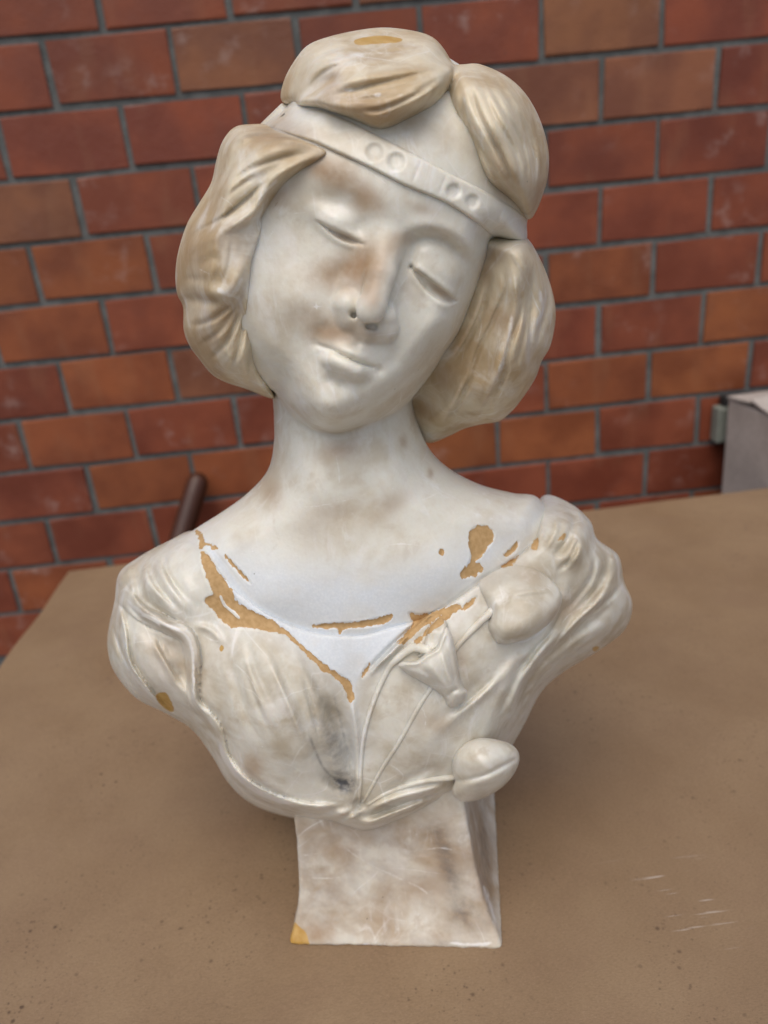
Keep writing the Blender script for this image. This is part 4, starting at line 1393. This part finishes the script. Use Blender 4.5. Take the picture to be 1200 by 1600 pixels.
stroke(H, [(730, 1020), (700, 1120), (640, 1190)], 14, 1.0, 0.4)
for l, w_, a_ in (([(192, 935), (222, 968), (258, 988), (280, 1004)], 4, -2.0), ([(306, 1020), (309, 1060), (312, 1094), (334, 1120)], 4, -1.6), ([(295, 1050), (298, 1090), (318, 1122), (336, 1150)], 4, -1.6),
                  ([(172, 960), (186, 1010), (210, 1056), (246, 1092)], 4, -1.8), ([(205, 985), (212, 1035), (238, 1075), (270, 1105)], 4, -1.4), ([(262, 860), (258, 882), (270, 909), (294, 941)], 4, -1.6),
                  ([(236, 868), (236, 895), (254, 925), (286, 958)], 4, -1.5), ([(245, 990), (252, 1015), (280, 1062)], 3, -1.0),
                  ([(930, 860), (925, 900), (905, 930), (872, 965)], 5, -1.8), ([(978, 895), (962, 925), (925, 958), (880, 1000)], 4, -1.8), ([(906, 838), (892, 872), (868, 895)], 4, -1.6),
                  ([(888, 930), (862, 985), (832, 1020), (806, 1060)], 4, -1.8), ([(945, 985), (905, 1010), (865, 1044), (838, 1075)], 4, 1.4), ([(780, 1050), (745, 1085), (700, 1120)], 4, -1.2),
                  ([(345, 1150), (356, 1185), (378, 1214), (418, 1240)], 4, 1.2), ([(300, 975), (330, 985), (352, 1010)], 6, 1.2), ([(205, 905), (214, 940), (245, 965)], 5, 1.4),
                  ([(470, 1050), (488, 1110), (500, 1160)], 4, -0.8), ([(420, 1030), (450, 1100), (480, 1170)], 4, 0.7), ([(375, 1020), (398, 1090), (430, 1160)], 4, -0.7),
                  ([(870, 800), (868, 830), (850, 862)], 5, 1.4), ([(955, 862), (962, 890), (948, 915)], 5, 1.2), ([(900, 960), (870, 1000), (835, 1040)], 3.5, -1.2)):
    stroke(H, l, w_, a_, 0.3)
# gathered waist
stroke(H, [(371, 1222), (412, 1256), (475, 1272), (540, 1262)], 5, -2.2, 0.2)
stroke(H, [(420, 1266), (480, 1280), (540, 1270), (560, 1258)], 6, 1.8, 0.25)
stroke(H, [(470, 1287), (520, 1284), (560, 1266)], 4, -1.6, 0.25)
stroke(H, [(530, 1292), (550, 1276), (575, 1262)], 6, 2.6, 0.3)
stroke(H, [(552, 1298), (585, 1284), (640, 1262), (700, 1240)], 8, 2.8, 0.25)
stroke(H, [(572, 1268), (610, 1250), (660, 1236), (706, 1226)], 6, 2.4, 0.2)
stroke(H, [(565, 1280), (610, 1265), (665, 1246), (710, 1234)], 4.5, -2.6, 0.2)
stroke(H, [(590, 1246), (640, 1218), (690, 1192)], 7, -1.4, 0.3)
stroke(H, [(570, 1300), (620, 1285), (680, 1258)], 4, -1.8, 0.2)
stroke(H, [(556, 1245), (562, 1262), (556, 1280)], 9, -2.2, 0.3)

H *= 1.5
H += 0.9 * (H - blur(H, 5.0))
H += CUT

# ---------- flowers lying on the dress
ds = dress.surface()


def dY(x, y):
    return float(sample(ds, np.array([float(x)]), np.array([float(y)]))[0])


bud1 = Relief([(744, 916), (760, 900), (785, 887), (812, 884), (837, 889), (862, 907), (877, 926), (876, 947), (865, 967), (842, 987), (820, 999), (795, 1006), (777, 1005),
               (767, 993), (760, 978), (763, 962), (758, 945)],
              [(820, 945, dY(820, 945) - 22), (770, 920, dY(770, 920) - 6), (850, 930, dY(850, 930) - 22), (790, 990, dY(790, 990) - 18), (750, 915, dY(750, 915) - 2)],
              dY(820, 945) + 12, [(745, 915, 6), (820, 885, 14), (870, 930, 18), (800, 1005, 12), (765, 970, 10)], 0.42)
stroke(bud1.H, [(795, 930), (830, 925), (866, 922)], 3.0, 0.8, 0.3)
stroke(bud1.H, [(797, 936), (830, 931), (866, 928)], 3.5, -0.7, 0.3)
stroke(bud1.H, [(775, 940), (790, 935), (800, 938)], 10, -1.0, 0.3)
bud2 = Relief([(706, 1202), (708, 1182), (725, 1162), (750, 1153), (783, 1157), (804, 1167), (812, 1183), (806, 1204), (787, 1228), (758, 1246), (729, 1253), (712, 1247), (706, 1234), (711, 1219)],
              [(755, 1195, 404), (730, 1230, 410), (790, 1185, 410), (715, 1200, 414)], 452,
              [(706, 1210, 10), (750, 1155, 20), (810, 1185, 18), (730, 1250, 16)], 0.45)
stroke(bud2.H, [(706, 1222), (735, 1217), (765, 1208), (810, 1184)], 3.5, -2.2, 0.1)
stroke(bud2.H, [(712, 1230), (740, 1226), (770, 1217), (806, 1196)], 6, 1.0, 0.2)
bell = Relief([(622, 1041), (628, 1034), (640, 1033), (652, 1031), (664, 1022), (681, 1012), (686, 1000), (692, 986), (697, 980), (703, 986), (709, 1002), (713, 1022), (718, 1050), (723, 1072), (730, 1080), (727, 1093),
               (716, 1102), (707, 1106), (698, 1101), (695, 1091), (675, 1075), (655, 1063), (635, 1051)],
              [(712, 1092, dY(712, 1092) - 12), (690, 1050, dY(690, 1050) - 18), (645, 1040, dY(645, 1040) - 15), (698, 1000, dY(698, 1000) - 17), (668, 1045, dY(668, 1045) - 19), (630, 1041, dY(630, 1041) - 11), (675, 1070, dY(675, 1070) - 13)],
              dY(680, 1050) + 6, [(640, 1040, 2.5), (665, 1022, 2.5), (697, 985, 2.5), (712, 1030, 7), (712, 1095, 9), (680, 1075, 9), (645, 1058, 6)], 0.43, soften=1.5)
stroke(bell.H, [(717, 1076), (707, 1081), (698, 1089)], 3, -1.8, 0.2)
stroke(bell.H, [(626, 1038), (640, 1037), (652, 1036), (668, 1024), (684, 1015), (690, 1002), (697, 986)], 3.2, 1.8, 0.1)
stroke(bell.H, [(688, 1012), (698, 1050), (710, 1080)], 4, 1.4, 0.3)
stroke(bell.H, [(700, 1005), (706, 1040), (714, 1075)], 4, -1.4, 0.3)
stroke(bell.H, [(655, 1040), (678, 1064), (700, 1088)], 5, -1.6, 0.3)
stroke(bell.H, [(668, 1032), (686, 1058), (704, 1084)], 4, 0.8, 0.3)
petal = Relief([(650, 1028), (658, 1014), (664, 998), (668, 984), (678, 971), (690, 965), (699, 974), (696, 992), (688, 1010), (668, 1024)],
               [(682, 988, dY(682, 988) - 11), (664, 1012, dY(664, 1012) - 6), (690, 971, dY(690, 971) - 8), (672, 992, dY(672, 992) - 9)], dY(680, 990) + 8, 3, 0.43, soften=1.5)
dab(petal.H, 681, 1000, 8, 14, -3.5, 25)
stroke(petal.H, [(666, 996), (672, 980), (688, 970)], 3, 1.2, 0.2)
for r in hairs:
    r.H += 0.45 * (r.H - blur(r.H, 4.0))
for r in hairs + [band, dress, bud1, bud2, bell, petal]:
    r.bake()


def tube_f(line, rad, lift):
    p = spline(line, 6)
    pts = [V(x, y, dY(x, y) - l) for (x, y), l in zip(p[:, :2], np.interp(np.linspace(0, 1, len(p)), np.linspace(0, 1, len(lift)), lift))]
    rr = np.interp(np.linspace(0, 1, len(p)), np.linspace(0, 1, len(rad)), rad)
    arr = np.array(pts)

    def f(P):
        d = np.full(len(P), 60.0)
        for i in range(len(pts) - 1):
            d = np.minimum(d, cone(P, arr[i], arr[i + 1], rr[i], rr[i + 1]))
        return d
    return f, arr.min(0) - 8, arr.max(0) + 8


stems = [tube_f([(561, 1252), (564, 1198), (569, 1148), (583, 1098), (604, 1050), (621, 1029), (646, 1012), (668, 1016)], [1.5, 1.7, 1.9, 2.1, 2.6, 3.2], [-0.6, -0.4, -0.2, 0.2, 3, 7]),
         tube_f([(568, 1252), (596, 1202), (625, 1157), (658, 1098), (690, 1050), (712, 1013), (742, 980), (768, 955)], [1.5, 1.6, 1.7, 1.8, 2.1, 2.6], [-0.6, -0.5, -0.5, -0.4, 0.2, 3]),
         tube_f([(575, 1256), (608, 1237), (658, 1221), (708, 1214)], [1.5, 1.8, 2.3], [-0.4, 0.0, 1.5])]

# ---------- plinth
PL = dict(c=None)
fl, fr = at_z(450, 1476, -540.0), at_z(786, 1483, -540.0)
e = (fr - fl); pw = np.linalg.norm(e); e /= pw
bk = np.array([-e[1], e[0], 0.0])
pc = (fl + fr) / 2


def f_plinth(P):
    q = P - pc
    u, w, z = q @ e, q @ bk, P[:, 2] + 540.0
    t = np.clip(z / 122.0, 0, 1.25)
    fl_ = np.exp(-z / 26.0)
    left = -(pw / 2 - 13.5 * (1 - fl_) + 2 * t)
    right = pw / 2 - 22 * t - 10 * (1 - fl_) + 8 * t * t
    front = 16 * (1 - fl_) + 20 * t
    back = 168 - 12 * (1 - fl_)
    cx, hx = (left + right) / 2, (right - left) / 2
    cy, hy = (front + back) / 2, (back - front) / 2
    r = 3.5
    dx, dy, dz = np.abs(u - cx) - hx + r, np.abs(w - cy) - hy + r, np.abs(z - 100) - 100 + r * 0.6
    d = np.sqrt(np.maximum(dx, 0) ** 2 + np.maximum(dy, 0) ** 2 + np.maximum(dz, 0) ** 2) + np.minimum(np.maximum(dx, np.maximum(dy, dz)), 0) - r
    d = d * 0.9
    m = np.abs(d) < 4
    if m.any():
        Q = P[m]
        d[m] += 0.35 * hash_noise(Q, 9.0, 1) + 0.25 * hash_noise(Q, 3.5, 2)
    return d


def paint(me, pos, quads):
    px, py = project(pos)
    e1 = pos[quads[:, 2]] - pos[quads[:, 0]]
    e2 = pos[quads[:, 3]] - pos[quads[:, 1]]
    fn = np.cross(e1, e2)
    vn = np.stack([np.bincount(quads.ravel(), np.repeat(fn[:, k], 4), len(pos)) for k in range(3)], 1)
    vn /= np.linalg.norm(vn, axis=1)[:, None] + 1e-12
    vd = -pos / np.linalg.norm(pos, axis=1)[:, None]
    w = smoothstep(-0.05, 0.2, (vn * vd).sum(1))       # only the carved front carries these marks
    for nm, M in (('stain_shade', P_STAIN_SHADE), ('grime_shade', P_GRIME_SHADE), ('chalk', P_CHALK), ('filler', P_FILL), ('amber', P_AMBER), ('worn_glint', P_WORN_GLINT)):
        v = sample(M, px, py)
        if nm == 'stain_shade':
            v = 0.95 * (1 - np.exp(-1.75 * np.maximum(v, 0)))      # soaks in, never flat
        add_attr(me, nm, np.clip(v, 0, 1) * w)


def build(name, f, lo, hi, h, mat, smooth=1):
    t0 = time.time()
    pos, quads = surface_nets(f, lo, hi, h * HS)
    pos = relax(pos, quads, smooth)
    me = mesh_from(name, pos, quads, BASE)
    paint(me, pos, quads)
    o = link(name, me, mat, bust)
    print('%s: %d verts %.1fs' % (name, len(pos), time.time() - t0))
    return o, pos


HS = globals().get('HS', 1.0)
print('fields %.1fs' % (time.time() - T00))
lo1, hi1 = head.bounds(); lo2, hi2 = body.bounds()
build('figure', f_figure, np.minimum(lo1, lo2) - [0, 18, 0], np.maximum(hi1, hi2), 0.9, MAT['skin'])
build('dress', dress.f, *dress.bounds(), 1.1, MAT['dress'])


def f_crown(P):
    px, py = project(P)
    return smin(smin(hair_top.f(P, px, py), hair_front.f(P, px, py), 4.0), hair_right_top.f(P, px, py), 2.5)


bb = [r.bounds() for r in (hair_top, hair_front, hair_right_top)]
build('hair_crown', f_crown, np.min([b[0] for b in bb], 0), np.max([b[1] for b in bb], 0), 0.9, MAT['hair'])
for r in (hair_left, hair_right):
    build('hair_wave', r.f, *r.bounds(), 0.9, MAT['hair'])
build('headband', band.f, *band.bounds(), 0.7, MAT['skin'])
build('flower_bud', bud1.f, *bud1.bounds(), 0.8, MAT['dress'])
build('flower_bud', bud2.f, *bud2.bounds(), 0.8, MAT['dress'])
bf, _ = build('bell_flower', bell.f, *bell.bounds(), 0.7, MAT['dress'])
pt, _ = build('petal', petal.f, *petal.bounds(), 0.7, MAT['dress'])
pt.parent = bf
for st in stems:
    build('stem', *st, 0.7, MAT['dress'])
pb = np.array([fl - bk * 10, fr - bk * 10, fl + bk * 180, fr + bk * 180])
build('plinth', f_plinth, pb.min(0) - 8, pb.max(0) + [8, 8, 206], 1.2, MAT['base'])
